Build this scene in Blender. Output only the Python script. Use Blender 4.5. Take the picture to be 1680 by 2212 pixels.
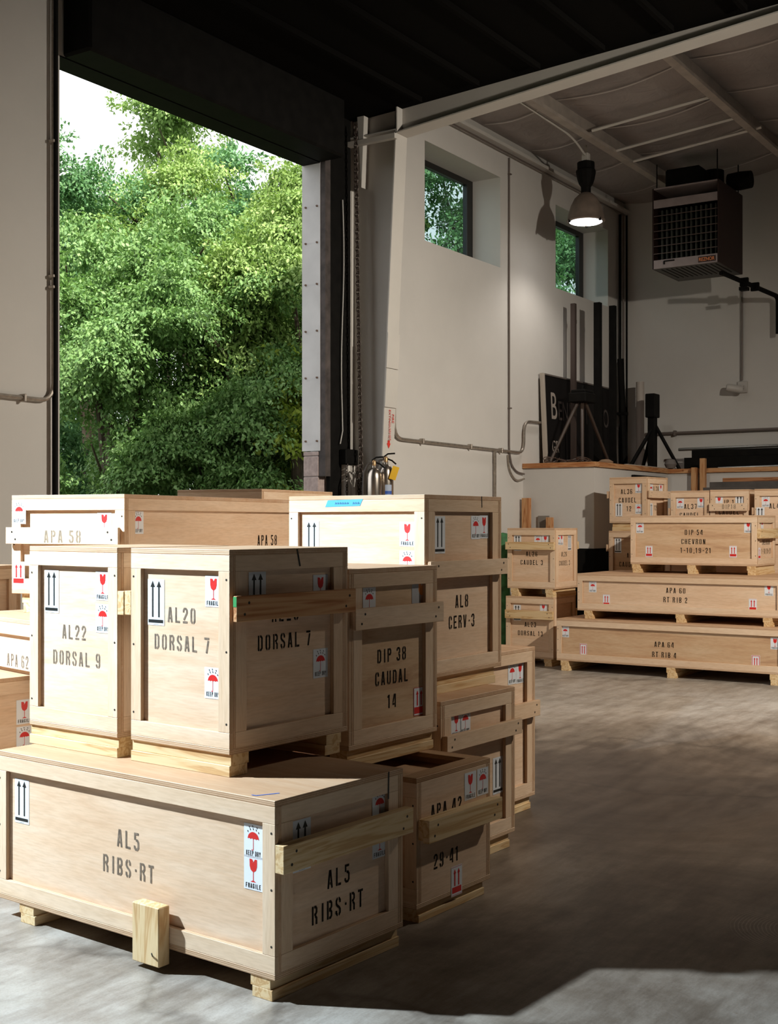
import bpy, bmesh, math, random
import numpy as np
from mathutils import Vector, Matrix

random.seed(7)
for o in list(bpy.data.objects):
    bpy.data.objects.remove(o, do_unlink=True)
scene = bpy.context.scene
COL = scene.collection

# ------------------------------------------------------------------ camera
# world axes: +x runs along the window wall away from the camera, +y points out through that wall
YAW = 33.2
cam_d = bpy.data.cameras.new('camera')
cam_d.sensor_fit = 'HORIZONTAL'
cam_d.sensor_width = 36.0
cam_d.lens = 2690.0 / 1680.0 * 36.0
cam_d.shift_y = 24.0 / 1680.0
cam_d.clip_end = 300
cam = bpy.data.objects.new('camera', cam_d)
COL.objects.link(cam)
cam.location = (0, 0, 1.55)
cam.rotation_euler = (math.radians(90), 0, math.radians(YAW - 90))
scene.camera = cam

SA, CA = math.sin(math.radians(YAW)), math.cos(math.radians(YAW))


def plan(X, Y):
    """survey coordinates (metres right of / along the sight line) to world x, y"""
    return (SA * X + CA * Y, -CA * X + SA * Y)


# ------------------------------------------------------------------ world, sun, lamps, exposure
scene.view_settings.view_transform = 'Standard'
scene.view_settings.look = 'None'
scene.view_settings.gamma = 1.0
scene.view_settings.use_curve_mapping = False
scene.view_settings.exposure = 0.0

w = bpy.data.worlds.new('hazy_sky')
scene.world = w
w.use_nodes = True
bg = w.node_tree.nodes['Background']
bg.inputs['Color'].default_value = (0.96, 0.98, 1.0, 1)
bg.inputs['Strength'].default_value = 1.9


def aim(o, target):
    o.rotation_euler = (Vector(target) - o.location).to_track_quat('-Z', 'Y').to_euler()


sd = bpy.data.lights.new('hazy_sun', 'SUN')
sd.energy = 10
sd.angle = math.radians(3)
sd.color = (1.0, 0.95, 0.84)
so = bpy.data.objects.new('hazy_sun', sd)
COL.objects.link(so)
so.location = (0, 0, 30)
aim(so, Vector((0, 0, 30)) + Vector((0.25, 0.62, -0.85)))

# photographer's flood lamp on a tall stand by the left wall (out of frame)
ld = bpy.data.lights.new('flood_lamp_left', 'SPOT')
ld.energy = 3500
ld.color = (0.70, 0.86, 0.98)
ld.shadow_soft_size = 0.07
ld.spot_size = math.radians(74)
ld.spot_blend = 0.25
lo = bpy.data.objects.new('flood_lamp_left', ld)
COL.objects.link(lo)
lx, ly = plan(-4.33, 4.58)
lo.location = (lx, ly, 4.05)
tx, ty = plan(-0.7, 5.2)
aim(lo, (tx, ty, 0.6))

# second flood lamp to the right, aimed into the far bay
rd = bpy.data.lights.new('flood_lamp_right', 'SPOT')
rd.energy = 2050
rd.color = (0.98, 0.90, 0.77)
rd.shadow_soft_size = 0.08
rd.spot_size = math.radians(128)
rd.spot_blend = 1.0
ro = bpy.data.objects.new('flood_lamp_right', rd)
COL.objects.link(ro)
rx, ry = plan(5.2, 7.2)
ro.location = (rx, ry, 4.8)
tx, ty = plan(1.8, 10.9)
aim(ro, (tx, ty, 0.5))


# ------------------------------------------------------------------ materials
def srgb(r, g, b):
    f = lambda c: ((c / 255 + 0.055) / 1.055) ** 2.4 if c > 10 else c / 255 / 12.92
    return (f(r), f(g), f(b), 1)


class NT:
    def __init__(self, name):
        self.m = bpy.data.materials.new(name)
        self.m.use_nodes = True
        self.t = self.m.node_tree
        self.b = self.t.nodes['Principled BSDF']

    def n(self, typ, **kw):
        nd = self.t.nodes.new(typ)
        for k, v in kw.items():
            if k.startswith('i_'):
                key = k[2:]
                nd.inputs[int(key) if key.isdigit() else key].default_value = v
            else:
                setattr(nd, k, v)
        return nd

    def l(self, a, b):
        self.t.links.new(a, b)

    def ramp(self, fac, stops):
        r = self.n('ShaderNodeValToRGB')
        el = r.color_ramp.elements
        while len(el) < len(stops):
            el.new(0.5)
        for e, (p, c) in zip(el, stops):
            e.position = p
            e.color = c if len(c) == 4 else (*c, 1)
        self.l(fac, r.inputs['Fac'])
        return r.outputs['Color']

    def mul(self, a, b, fac=1.0, mode='MULTIPLY'):
        x = self.n('ShaderNodeMix', data_type='RGBA', blend_type=mode)
        x.inputs[0].default_value = fac
        self.l(a, x.inputs[6])
        if hasattr(b, 'is_linked'):
            self.l(b, x.inputs[7])
        else:
            x.inputs[7].default_value = b
        return x.outputs[2]

    def bump(self, h, strength=0.1, dist=0.01):
        bp = self.n('ShaderNodeBump', i_Strength=strength, i_Distance=dist)
        self.l(h, bp.inputs['Height'])
        self.l(bp.outputs['Normal'], self.b.inputs['Normal'])


_mats = {}


def flat(name, col, rough=0.6, metal=0.0, noise=0.0, scale=8.0, emit=0.0, spec=0.5):
    if name in _mats:
        return _mats[name]
    t = NT(name)
    c = col if len(col) == 4 else (*col, 1)
    t.b.inputs['Base Color'].default_value = c
    t.b.inputs['Roughness'].default_value = rough
    t.b.inputs['Metallic'].default_value = metal
    t.b.inputs['Specular IOR Level'].default_value = spec
    if noise > 0:
        tc = t.n('ShaderNodeTexCoord')
        nz = t.n('ShaderNodeTexNoise', i_Scale=scale, i_Detail=5.0)
        t.l(tc.outputs['Object'], nz.inputs['Vector'])
        lo_ = tuple(max(0, x * (1 - noise)) for x in c[:3])
        hi_ = tuple(min(1, x * (1 + noise)) for x in c[:3])
        t.l(t.ramp(nz.outputs['Fac'], [(0.3, lo_), (0.7, hi_)]), t.b.inputs['Base Color'])
    if emit > 0:
        t.b.inputs['Emission Color'].default_value = c
        t.b.inputs['Emission Strength'].default_value = emit
    _mats[name] = t.m
    return t.m


AX = {'x': 0, 'y': 1, 'z': 2}
TONES = {
    'pale': ((0.75, 0.53, 0.365), (0.82, 0.63, 0.475), (0.69, 0.455, 0.295)),
    'batten': ((0.75, 0.55, 0.385), (0.81, 0.63, 0.475), (0.70, 0.49, 0.325)),
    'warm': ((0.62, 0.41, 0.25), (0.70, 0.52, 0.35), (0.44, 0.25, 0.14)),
}


def ply(grain='y', thick='x', tone='pale'):
    key = ('ply', grain, thick, tone)
    if key in _mats:
        return _mats[key]
    t = NT('plywood_%s_%s%s' % (tone, grain, thick))
    base, hi, lo_ = TONES[tone]
    tc = t.n('ShaderNodeTexCoord')
    oi = t.n('ShaderNodeObjectInfo')
    mp = t.n('ShaderNodeMapping')
    s = [9.0, 9.0, 9.0]
    s[AX[grain]] = 1.1
    mp.inputs['Scale'].default_value = s
    t.l(tc.outputs['Object'], mp.inputs['Vector'])
    wv = t.n('ShaderNodeMath', operation='MULTIPLY', i_1=97.0)
    t.l(oi.outputs['Random'], wv.inputs[0])
    n1 = t.n('ShaderNodeTexNoise', noise_dimensions='4D', i_Scale=1.3, i_Detail=6.0, i_Roughness=0.6, i_Distortion=0.8)
    t.l(mp.outputs['Vector'], n1.inputs['Vector'])
    t.l(wv.outputs[0], n1.inputs['W'])
    n2 = t.n('ShaderNodeTexNoise', noise_dimensions='4D', i_Scale=14.0, i_Detail=4.0)
    t.l(mp.outputs['Vector'], n2.inputs['Vector'])
    t.l(wv.outputs[0], n2.inputs['W'])
    c1 = t.ramp(n1.outputs['Fac'], [(0.28, lo_), (0.47, base), (0.72, hi)])
    c2 = t.ramp(n2.outputs['Fac'], [(0.3, (0.86, 0.83, 0.80)), (0.6, (1, 1, 1))])
    c = t.mul(c1, c2, 0.8)
    # veneer layers, visible on the cut edges only
    sx = t.n('ShaderNodeSeparateXYZ')
    t.l(tc.outputs['Object'], sx.inputs[0])
    m1 = t.n('ShaderNodeMath', operation='MULTIPLY', i_1=2 * math.pi / 0.0062)
    t.l(sx.outputs[AX[thick]], m1.inputs[0])
    m2 = t.n('ShaderNodeMath', operation='COSINE')
    t.l(m1.outputs[0], m2.inputs[0])
    lay = t.ramp(m2.outputs[0], [(0.0, (0.52, 0.42, 0.32)), (0.55, (0.9, 0.86, 0.82)), (0.9, (1, 1, 1))])
    c = t.mul(c, lay, 0.8)
    # individual tint of each board
    tint = t.ramp(oi.outputs['Random'], [(0.0, (0.90, 0.87, 0.83)), (0.5, (1, 1, 1)), (1.0, (0.95, 0.95, 0.93))])
    c = t.mul(c, tint, 1.0)
    t.l(c, t.b.inputs['Base Color'])
    t.b.inputs['Roughness'].default_value = 0.62
    t.b.inputs['Specular IOR Level'].default_value = 0.25
    t.bump(n2.outputs['Fac'], 0.06, 0.003)
    _mats[key] = t.m
    return t.m


def pine(grain='x', tone=0):
    key = ('pine', grain, tone)
    if key in _mats:
        return _mats[key]
    t = NT('pine_board_%s%d' % (grain, tone))
    cols = [((0.64, 0.44, 0.23), (0.70, 0.52, 0.30), (0.54, 0.33, 0.15)),
            ((0.48, 0.23, 0.10), (0.55, 0.31, 0.15), (0.36, 0.14, 0.05)),
            ((0.30, 0.125, 0.05), (0.36, 0.17, 0.08), (0.17, 0.06, 0.025))][tone]
    tc = t.n('ShaderNodeTexCoord')
    oi = t.n('ShaderNodeObjectInfo')
    mp = t.n('ShaderNodeMapping')
    s = [13.0, 13.0, 13.0]
    s[AX[grain]] = 0.9
    mp.inputs['Scale'].default_value = s
    t.l(tc.outputs['Object'], mp.inputs['Vector'])
    wv = t.n('ShaderNodeMath', operation='MULTIPLY', i_1=53.0)
    t.l(oi.outputs['Random'], wv.inputs[0])
    n1 = t.n('ShaderNodeTexNoise', noise_dimensions='4D', i_Scale=1.0, i_Detail=3.0, i_Distortion=2.2)
    t.l(mp.outputs['Vector'], n1.inputs['Vector'])
    t.l(wv.outputs[0], n1.inputs['W'])
    rg = t.n('ShaderNodeMath', operation='MULTIPLY', i_1=26.0)
    t.l(n1.outputs['Fac'], rg.inputs[0])
    sn = t.n('ShaderNodeMath', operation='SINE')
    t.l(rg.outputs[0], sn.inputs[0])
    mr = t.n('ShaderNodeMapRange')
    mr.inputs['From Min'].default_value = -1
    t.l(sn.outputs[0], mr.inputs['Value'])
    c = t.ramp(mr.outputs[0], [(0.0, cols[2]), (0.35, cols[0]), (1.0, cols[1])])
    kn = t.n('ShaderNodeTexVoronoi', i_Scale=7.0)
    t.l(tc.outputs['Object'], kn.inputs['Vector'])
    kc = t.ramp(kn.outputs['Distance'], [(0.06, (0.45, 0.3, 0.2)), (0.13, (1, 1, 1))])
    c = t.mul(c, kc, 0.8)
    t.l(c, t.b.inputs['Base Color'])
    t.b.inputs['Roughness'].default_value = 0.6
    t.b.inputs['Specular IOR Level'].default_value = 0.25
    t.bump(n1.outputs['Fac'], 0.1, 0.004)
    _mats[key] = t.m
    return t.m


def wall_paint(name, col, dirt=0.1):
    if name in _mats:
        return _mats[name]
    t = NT(name)
    tc = t.n('ShaderNodeTexCoord')
    n1 = t.n('ShaderNodeTexNoise', i_Scale=0.55, i_Detail=6.0, i_Roughness=0.65)
    t.l(tc.outputs['Object'], n1.inputs['Vector'])
    n2 = t.n('ShaderNodeTexNoise', i_Scale=60.0, i_Detail=3.0)
    t.l(tc.outputs['Object'], n2.inputs['Vector'])
    c = t.ramp(n1.outputs['Fac'], [(0.3, tuple(x * (1 - dirt) for x in col)), (0.65, col)])
    t.l(c, t.b.inputs['Base Color'])
    t.b.inputs['Roughness'].default_value = 0.75
    t.b.inputs['Specular IOR Level'].default_value = 0.25
    t.bump(n2.outputs['Fac'], 0.08, 0.004)
    _mats[name] = t.m
    return t.m


def concrete_floor():
    t = NT('worn_concrete')
    tc = t.n('ShaderNodeTexCoord')
    n1 = t.n('ShaderNodeTexNoise', i_Scale=0.55, i_Detail=8.0, i_Roughness=0.65, i_Distortion=0.6)
    n2 = t.n('ShaderNodeTexNoise', i_Scale=5.0, i_Detail=8.0, i_Roughness=0.7)
    n3 = t.n('ShaderNodeTexNoise', i_Scale=140.0, i_Detail=3.0)
    mp = t.n('ShaderNodeMapping')
    mp.inputs['Rotation'].default_value = (0, 0, math.radians(25))
    mp.inputs['Scale'].default_value = (0.8, 4.5, 1)
    t.l(tc.outputs['Object'], mp.inputs['Vector'])
    n4 = t.n('ShaderNodeTexNoise', i_Scale=2.2, i_Detail=9.0, i_Roughness=0.7)
    t.l(mp.outputs['Vector'], n4.inputs['Vector'])
    for n in (n1, n2, n3):
        t.l(tc.outputs['Object'], n.inputs['Vector'])
    c = t.ramp(n1.outputs['Fac'], [(0.3, (0.28, 0.24, 0.20)), (0.5, (0.40, 0.36, 0.315)), (0.72, (0.50, 0.46, 0.42))])
    c = t.mul(c, t.ramp(n2.outputs['Fac'], [(0.3, (0.62, 0.57, 0.52)), (0.6, (1, 1, 1))]), 0.85)
    c = t.mul(c, t.ramp(n3.outputs['Fac'], [(0.3, (0.8, 0.78, 0.76)), (0.6, (1.0, 1.0, 1.0))]), 0.6)
    c = t.mul(c, t.ramp(n4.outputs['Fac'], [(0.30, (0.42, 0.38, 0.35)), (0.58, (1, 1, 1))]), 0.75)
    # shade painted into the colour as a dark oval, edge broken up by scuffs
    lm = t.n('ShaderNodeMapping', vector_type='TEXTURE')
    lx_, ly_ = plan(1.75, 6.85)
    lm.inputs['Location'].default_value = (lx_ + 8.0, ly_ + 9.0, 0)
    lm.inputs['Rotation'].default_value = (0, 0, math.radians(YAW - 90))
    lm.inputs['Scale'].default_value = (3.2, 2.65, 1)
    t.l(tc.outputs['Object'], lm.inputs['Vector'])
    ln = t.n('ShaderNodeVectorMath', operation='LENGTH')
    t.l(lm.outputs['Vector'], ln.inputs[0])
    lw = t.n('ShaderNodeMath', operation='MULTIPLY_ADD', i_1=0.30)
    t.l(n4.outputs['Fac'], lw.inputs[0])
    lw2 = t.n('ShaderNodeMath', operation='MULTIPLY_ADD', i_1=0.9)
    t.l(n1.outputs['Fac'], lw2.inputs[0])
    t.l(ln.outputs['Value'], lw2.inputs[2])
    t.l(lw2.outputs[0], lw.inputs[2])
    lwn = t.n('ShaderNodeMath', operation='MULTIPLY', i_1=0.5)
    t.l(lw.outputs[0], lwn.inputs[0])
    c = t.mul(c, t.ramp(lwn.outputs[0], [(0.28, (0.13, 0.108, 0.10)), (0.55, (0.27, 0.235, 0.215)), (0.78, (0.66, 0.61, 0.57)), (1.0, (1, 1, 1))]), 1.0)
    # rusty flecks
    v = t.n('ShaderNodeTexVoronoi', i_Scale=9.0)
    t.l(tc.outputs['Object'], v.inputs['Vector'])
    c = t.mul(c, t.ramp(v.outputs['Distance'], [(0.02, (0.55, 0.38, 0.26)), (0.07, (1, 1, 1))]), 0.5)
    # cracks
    wn = t.n('ShaderNodeTexNoise', i_Scale=1.6, i_Detail=6.0)
    t.l(tc.outputs['Object'], wn.inputs['Vector'])
    add = t.n('ShaderNodeMix', data_type='RGBA', blend_type='ADD')
    add.inputs[0].default_value = 0.9
    t.l(tc.outputs['Object'], add.inputs[6])
    t.l(wn.outputs['Color'], add.inputs[7])
    cr = t.n('ShaderNodeTexVoronoi', feature='DISTANCE_TO_EDGE', i_Scale=0.2)
    t.l(add.outputs[2], cr.inputs['Vector'])
    crk = t.ramp(cr.outputs['Distance'], [(0.0, (0.25, 0.22, 0.2)), (0.004, (0.6, 0.58, 0.55)), (0.009, (1, 1, 1))])
    c = t.mul(c, crk, 0.5)
    # swirl left by a trowel blade
    vm = t.n('ShaderNodeVectorMath', operation='DISTANCE')
    vm.inputs[1].default_value = (plan(1.62, 4.72)[0] + 8.0, plan(1.62, 4.72)[1] + 9.0, 0.12)
    t.l(tc.outputs['Object'], vm.inputs[0])
    wob = t.n('ShaderNodeMath', operation='MULTIPLY_ADD', i_1=0.02)
    t.l(n2.outputs['Fac'], wob.inputs[0])
    t.l(vm.outputs['Value'], wob.inputs[2])
    fr = t.n('ShaderNodeMath', operation='MULTIPLY', i_1=430.0)
    t.l(wob.outputs[0], fr.inputs[0])
    sn = t.n('ShaderNodeMath', operation='SINE')
    t.l(fr.outputs[0], sn.inputs[0])
    ring = t.ramp(sn.outputs[0], [(0.55, (1, 1, 1)), (0.95, (1.0, 1.0, 1.0))])
    msk = t.ramp(vm.outputs['Value'], [(0.10, (0, 0, 0)), (0.16, (1, 1, 1)), (0.30, (1, 1, 1)), (0.36, (0, 0, 0))])
    rmul = t.n('ShaderNodeMath', operation='MULTIPLY')
    t.l(sn.outputs[0], rmul.inputs[0])
    t.l(msk, rmul.inputs[1])
    rr = t.n('ShaderNodeMapRange')
    rr.inputs['From Min'].default_value = 0.4
    rr.inputs['From Max'].default_value = 1.0
    rr.inputs['To Min'].default_value = 0.0
    rr.inputs['To Max'].default_value = 0.16
    t.l(rmul.outputs[0], rr.inputs['Value'])
    mx = t.n('ShaderNodeMix', data_type='RGBA', blend_type='ADD')
    t.l(rr.outputs[0], mx.inputs[0])
    t.l(c, mx.inputs[6])
    mx.inputs[7].default_value = (0.5, 0.48, 0.46, 1)
    c = mx.outputs[2]
    t.l(c, t.b.inputs['Base Color'])
    r = t.ramp(n1.outputs['Fac'], [(0.3, (0.55, 0.55, 0.55)), (0.6, (0.34, 0.34, 0.34))])
    t.l(r, t.b.inputs['Roughness'])
    t.b.inputs['Specular IOR Level'].default_value = 0.45
    t.bump(n2.outputs['Fac'], 0.12, 0.006)
    return t.m


def leaf_mat(name, cols, trans=0.3):
    t = NT(name)
    g = t.n('ShaderNodeNewGeometry')
    c = t.ramp(g.outputs['Random Per Island'], [(i / (len(cols) - 1), k) for i, k in enumerate(cols)])
    t.l(c, t.b.inputs['Base Color'])
    t.b.inputs['Roughness'].default_value = 0.5
    t.b.inputs['Specular IOR Level'].default_value = 0.3
    tr = t.n('ShaderNodeBsdfTranslucent')
    t.l(t.mul(c, (0.9, 1.0, 0.4, 1), 0.6), tr.inputs['Color'])
    ms = t.n('ShaderNodeMixShader')
    ms.inputs[0].default_value = trans
    t.l(t.b.outputs[0], ms.inputs[1])
    t.l(tr.outputs[0], ms.inputs[2])
    t.l(ms.outputs[0], t.t.nodes['Material Output'].inputs['Surface'])
    return t.m


def glass_mat():
    t = NT('tinted_window_glass')
    tr = t.n('ShaderNodeBsdfTransparent')
    tr.inputs['Color'].default_value = (0.60, 0.68, 0.68, 1)
    gl = t.n('ShaderNodeBsdfGlossy')
    gl.inputs['Roughness'].default_value = 0.02
    gl.inputs['Color'].default_value = (0.8, 0.85, 0.9, 1)
    ms = t.n('ShaderNodeMixShader')
    ms.inputs[0].default_value = 0.05
    t.l(tr.outputs[0], ms.inputs[1])
    t.l(gl.outputs[0], ms.inputs[2])
    t.l(ms.outputs[0], t.t.nodes['Material Output'].inputs['Surface'])
    return t.m


def insulation_mat():
    t = NT('white_vinyl_insulation')
    tc = t.n('ShaderNodeTexCoord')
    n1 = t.n('ShaderNodeTexNoise', i_Scale=1.2, i_Detail=6.0)
    n2 = t.n('ShaderNodeTexNoise', i_Scale=4.0, i_Detail=4.0, i_Distortion=1.5)
    for n in (n1, n2):
        t.l(tc.outputs['Object'], n.inputs['Vector'])
    t.l(t.ramp(n1.outputs['Fac'], [(0.3, (0.27, 0.235, 0.22)), (0.65, (0.39, 0.345, 0.325))]), t.b.inputs['Base Color'])
    t.b.inputs['Roughness'].default_value = 0.5
    t.bump(n2.outputs['Fac'], 0.35, 0.05)
    return t.m


M_WALL = wall_paint('white_wall_paint', (0.63, 0.605, 0.575), 0.10)
M_LEDGE = wall_paint('ledge_wall_paint', (0.60, 0.575, 0.55), 0.10)
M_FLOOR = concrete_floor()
M_INS = insulation_mat()
M_UNSEEN = wall_paint('dim_grey_wall_paint', (0.16, 0.15, 0.14), 0.10)
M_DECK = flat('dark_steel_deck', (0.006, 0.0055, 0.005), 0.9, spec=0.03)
M_STEEL = wall_paint('cream_steel_paint', (0.60, 0.57, 0.53), 0.15)
M_PURLIN = flat('primer_steel', (0.40, 0.345, 0.30), 0.55, noise=0.15, scale=6)
M_DARK = flat('black_steel', (0.005, 0.0045, 0.004), 0.7, noise=0.4, spec=0.12)
M_DARKROUGH = flat('black_rubber', (0.006, 0.0055, 0.005), 0.85, spec=0.1)
M_CONDUIT = flat('galvanised_conduit', (0.42, 0.37, 0.32), 0.38, 0.75, noise=0.2, scale=30)
M_CONDUIT_D = flat('painted_conduit', (0.16, 0.13, 0.115), 0.5, 0.2)
M_STENCIL = flat('stencil_ink', (0.020, 0.014, 0.010), 0.9, noise=0.6, scale=60, spec=0.08)
M_STENCIL_L = flat('stencil_ink_lit', (0.16, 0.115, 0.08), 0.85, noise=0.45, scale=50)  # paler copy of the ink for lit fronts, the light put into its colour
M_STENCIL_F = flat('stencil_ink_faded', (0.24, 0.18, 0.12), 0.85, noise=0.25, scale=60)
M_WHITE = flat('label_paper', (0.74, 0.76, 0.80), 0.45)
M_GREYLAB = flat('label_paper_grey', (0.45, 0.45, 0.47), 0.45)
M_RED = flat('label_red', (0.62, 0.015, 0.012), 0.45)
M_ORANGE = flat('label_faded_orange', (0.75, 0.25, 0.06), 0.45)
M_BLACK = flat('label_black', (0.012, 0.012, 0.010), 0.45)
M_SCREW = flat('screw_head', (0.05, 0.045, 0.04), 0.4, 0.6)
M_BOLT = flat('zinc_bolt', (0.6, 0.6, 0.6), 0.25, 1.0)
M_TAPE = flat('blue_tape', (0.05, 0.33, 0.66), 0.6)
M_GREEN = flat('green_paint', (0.02, 0.25, 0.06), 0.6)
M_BLUEMARK = flat('blue_marker', (0.03, 0.12, 0.5), 0.6)
M_CAPWOOD = pine('x', 1)
M_GLASS = glass_mat()

# ------------------------------------------------------------------ mesh helpers


def new_obj(name, me, parent=None, loc=None, rot=None):
    o = bpy.data.objects.new(name, me)
    COL.objects.link(o)
    if parent is not None:
        o.parent = parent
    if loc is not None:
        o.location = loc
    if rot is not None:
        o.rotation_euler = rot
    return o


def tag(o, label, cat, group=None):
    o['label'] = label
    o['category'] = cat
    if group:
        o['group'] = group
    return o


def empty(name, loc, rz=0.0, label=None, cat=None, group=None):
    o = new_obj(name, None, None, loc, (0, 0, rz))
    o.empty_display_size = 0.1
    if label:
        tag(o, label, cat, group)
    return o


def struct(o, label=None):
    o['kind'] = 'structure'
    if label:
        o['label'] = label
    return o


_box = {}


def box_mesh(dx, dy, dz, mat, ch=0.0015):
    key = (round(dx, 4), round(dy, 4), round(dz, 4), mat.name, ch)
    if key in _box:
        return _box[key]
    me = bpy.data.meshes.new('piece')
    d = (dx, dy, dz)
    c = min(ch, min(d) * 0.25)
    if c <= 0:
        v = [(x * dx, y * dy, z * dz) for z in (0, 1) for y in (0, 1) for x in (0, 1)]
        f = [(0, 2, 3, 1), (4, 5, 7, 6), (0, 1, 5, 4), (2, 6, 7, 3), (0, 4, 6, 2), (1, 3, 7, 5)]
        me.from_pydata(v, [], f)
    else:
        vs, idx = [], {}
        for sx in (0, 1):
            for sy in (0, 1):
                for sz in (0, 1):
                    s = (sx, sy, sz)
                    for a in range(3):
                        p = []
                        for k in range(3):
                            full = d[k] if s[k] else 0.0
                            ins = d[k] - c if s[k] else c
                            p.append(full if k == a else ins)
                        idx[(s, a)] = len(vs)
                        vs.append(tuple(p))
        fs = []
        for a in range(3):
            b1, b2 = [k for k in range(3) if k != a]
            for sv in (0, 1):
                loop = []
                for (p, q) in ((0, 0), (1, 0), (1, 1), (0, 1)):
                    s = [0, 0, 0]
                    s[a] = sv
                    s[b1] = p
                    s[b2] = q
                    loop.append(idx[(tuple(s), a)])
                fs.append(loop)
            for p in (0, 1):
                for q in (0, 1):
                    s0 = [0, 0, 0]
                    s0[b1] = p
                    s0[b2] = q
                    s1 = list(s0)
                    s1[a] = 1
                    fs.append([idx[(tuple(s0), b1)], idx[(tuple(s1), b1)], idx[(tuple(s1), b2)], idx[(tuple(s0), b2)]])
        for sx in (0, 1):
            for sy in (0, 1):
                for sz in (0, 1):
                    s = (sx, sy, sz)
                    fs.append([idx[(s, 0)], idx[(s, 1)], idx[(s, 2)]])
        me.from_pydata(vs, [], fs)
        bm = bmesh.new()
        bm.from_mesh(me)
        bmesh.ops.recalc_face_normals(bm, faces=bm.faces)
        bm.to_mesh(me)
        bm.free()
    me.materials.append(mat)
    _box[key] = me
    return me


def box(name, lo_, hi_, mat, parent=None, ch=0.0015):
    """box between two corners, given in the parent's coordinates"""
    l_ = [min(a, b) for a, b in zip(lo_, hi_)]
    h_ = [max(a, b) for a, b in zip(lo_, hi_)]
    me = box_mesh(h_[0] - l_[0], h_[1] - l_[1], h_[2] - l_[2], mat, ch)
    return new_obj(name, me, parent, l_)


class MB:
    """collects simple shapes into one mesh"""

    def __init__(self):
        self.v, self.f, self.m = [], [], []

    def add(self, vs, fs, mi=0):
        o = len(self.v)
        self.v += [tuple(p) for p in vs]
        for f in fs:
            self.f.append([i + o for i in f])
            self.m.append(mi)

    def box(self, a, b, mi=0):
        x0, y0, z0 = a
        x1, y1, z1 = b
        vs = [(x0, y0, z0), (x1, y0, z0), (x1, y1, z0), (x0, y1, z0), (x0, y0, z1), (x1, y0, z1), (x1, y1, z1), (x0, y1, z1)]
        self.add(vs, [(0, 3, 2, 1), (4, 5, 6, 7), (0, 1, 5, 4), (1, 2, 6, 5), (2, 3, 7, 6), (3, 0, 4, 7)], mi)

    def poly(self, pts, mi=0):
        self.add(pts, [list(range(len(pts)))], mi)

    def prism(self, pts, axis, a, b, mi=0):
        """extrude a 2D outline along an axis; pts are the other two coordinates in order"""
        n = len(pts)
        o = [k for k in range(3) if k != axis]
        vs = []
        for q in (a, b):
            for p in pts:
                c = [0, 0, 0]
                c[axis] = q
                c[o[0]], c[o[1]] = p
                vs.append(c)
        fs = [list(range(n))[::-1], list(range(n, 2 * n))]
        for i in range(n):
            j = (i + 1) % n
            fs.append([i, j, n + j, n + i])
        self.add(vs, fs, mi)

    def tube(self, path, r, n=8, mi=0, caps=True, radii=None):
        P = [Vector(p) for p in path]
        rings = []
        up = None
        for i, p in enumerate(P):
            d = (P[min(i + 1, len(P) - 1)] - P[max(i - 1, 0)]).normalized()
            if up is None:
                up = Vector((0, 0, 1)) if abs(d.z) < 0.9 else Vector((1, 0, 0))
            a = d.cross(up)
            if a.length < 1e-5:
                a = d.orthogonal()
            a.normalize()
            b = a.cross(d).normalized()
            up = b
            rr = radii[i] if radii else r
            rings.append([p + a * rr * math.cos(2 * math.pi * k / n) + b * rr * math.sin(2 * math.pi * k / n) for k in range(n)])
        vs = [q for ring in rings for q in ring]
        fs = []
        for i in range(len(P) - 1):
            for k in range(n):
                k2 = (k + 1) % n
                fs.append([i * n + k, i * n + k2, (i + 1) * n + k2, (i + 1) * n + k])
        if caps:
            fs.append(list(range(n))[::-1])
            fs.append([(len(P) - 1) * n + k for k in range(n)])
        self.add(vs, fs, mi)

    def lathe(self, prof, c=(0, 0, 0), n=24, mi=0):
        vs = []
        for (r, z) in prof:
            for k in range(n):
                a = 2 * math.pi * k / n
                vs.append((c[0] + r * math.cos(a), c[1] + r * math.sin(a), c[2] + z))
        fs = []
        for i in range(len(prof) - 1):
            for k in range(n):
                k2 = (k + 1) % n
                fs.append([i * n + k, i * n + k2, (i + 1) * n + k2, (i + 1) * n + k])
        if prof[0][0] > 1e-4:
            fs.append(list(range(n))[::-1])
        if prof[-1][0] > 1e-4:
            fs.append([(len(prof) - 1) * n + k for k in range(n)])
        self.add(vs, fs, mi)

    def build(self, name, mats, parent=None, loc=None, rot=None, smooth=False, fix=True):
        me = bpy.data.meshes.new(name)
        me.from_pydata(self.v, [], self.f)
        for m in (mats if isinstance(mats, (list, tuple)) else [mats]):
            me.materials.append(m)
        me.polygons.foreach_set('material_index', self.m)
        if fix:
            bm = bmesh.new()
            bm.from_mesh(me)
            bmesh.ops.recalc_face_normals(bm, faces=bm.faces)
            bm.to_mesh(me)
            bm.free()
        if smooth:
            me.polygons.foreach_set('use_smooth', [True] * len(me.polygons))
            me.set_sharp_from_angle(angle=math.radians(40))
        me.update()
        return new_obj(name, me, parent, loc, rot)


def bend(path, r=0.08, n=5):
    """round the corners of a polyline"""
    P = [Vector(p) for p in path]
    out = [P[0]]
    for i in range(1, len(P) - 1):
        a = (P[i - 1] - P[i]).normalized()
        b = (P[i + 1] - P[i]).normalized()
        p0, p2 = P[i] + a * r, P[i] + b * r
        for k in range(n + 1):
            t = k / n
            out.append(p0 * (1 - t) ** 2 + P[i] * 2 * t * (1 - t) + p2 * t * t)
    out.append(P[-1])
    return out


# ------------------------------------------------------------------ stencil lettering
LL, RR_, TT, BB, CX_, GG = 0.06, 0.37, 0.94, 0.06, 0.215, 0.04


def mir(pl):
    return [(0.43 - x, y) for x, y in pl]


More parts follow.
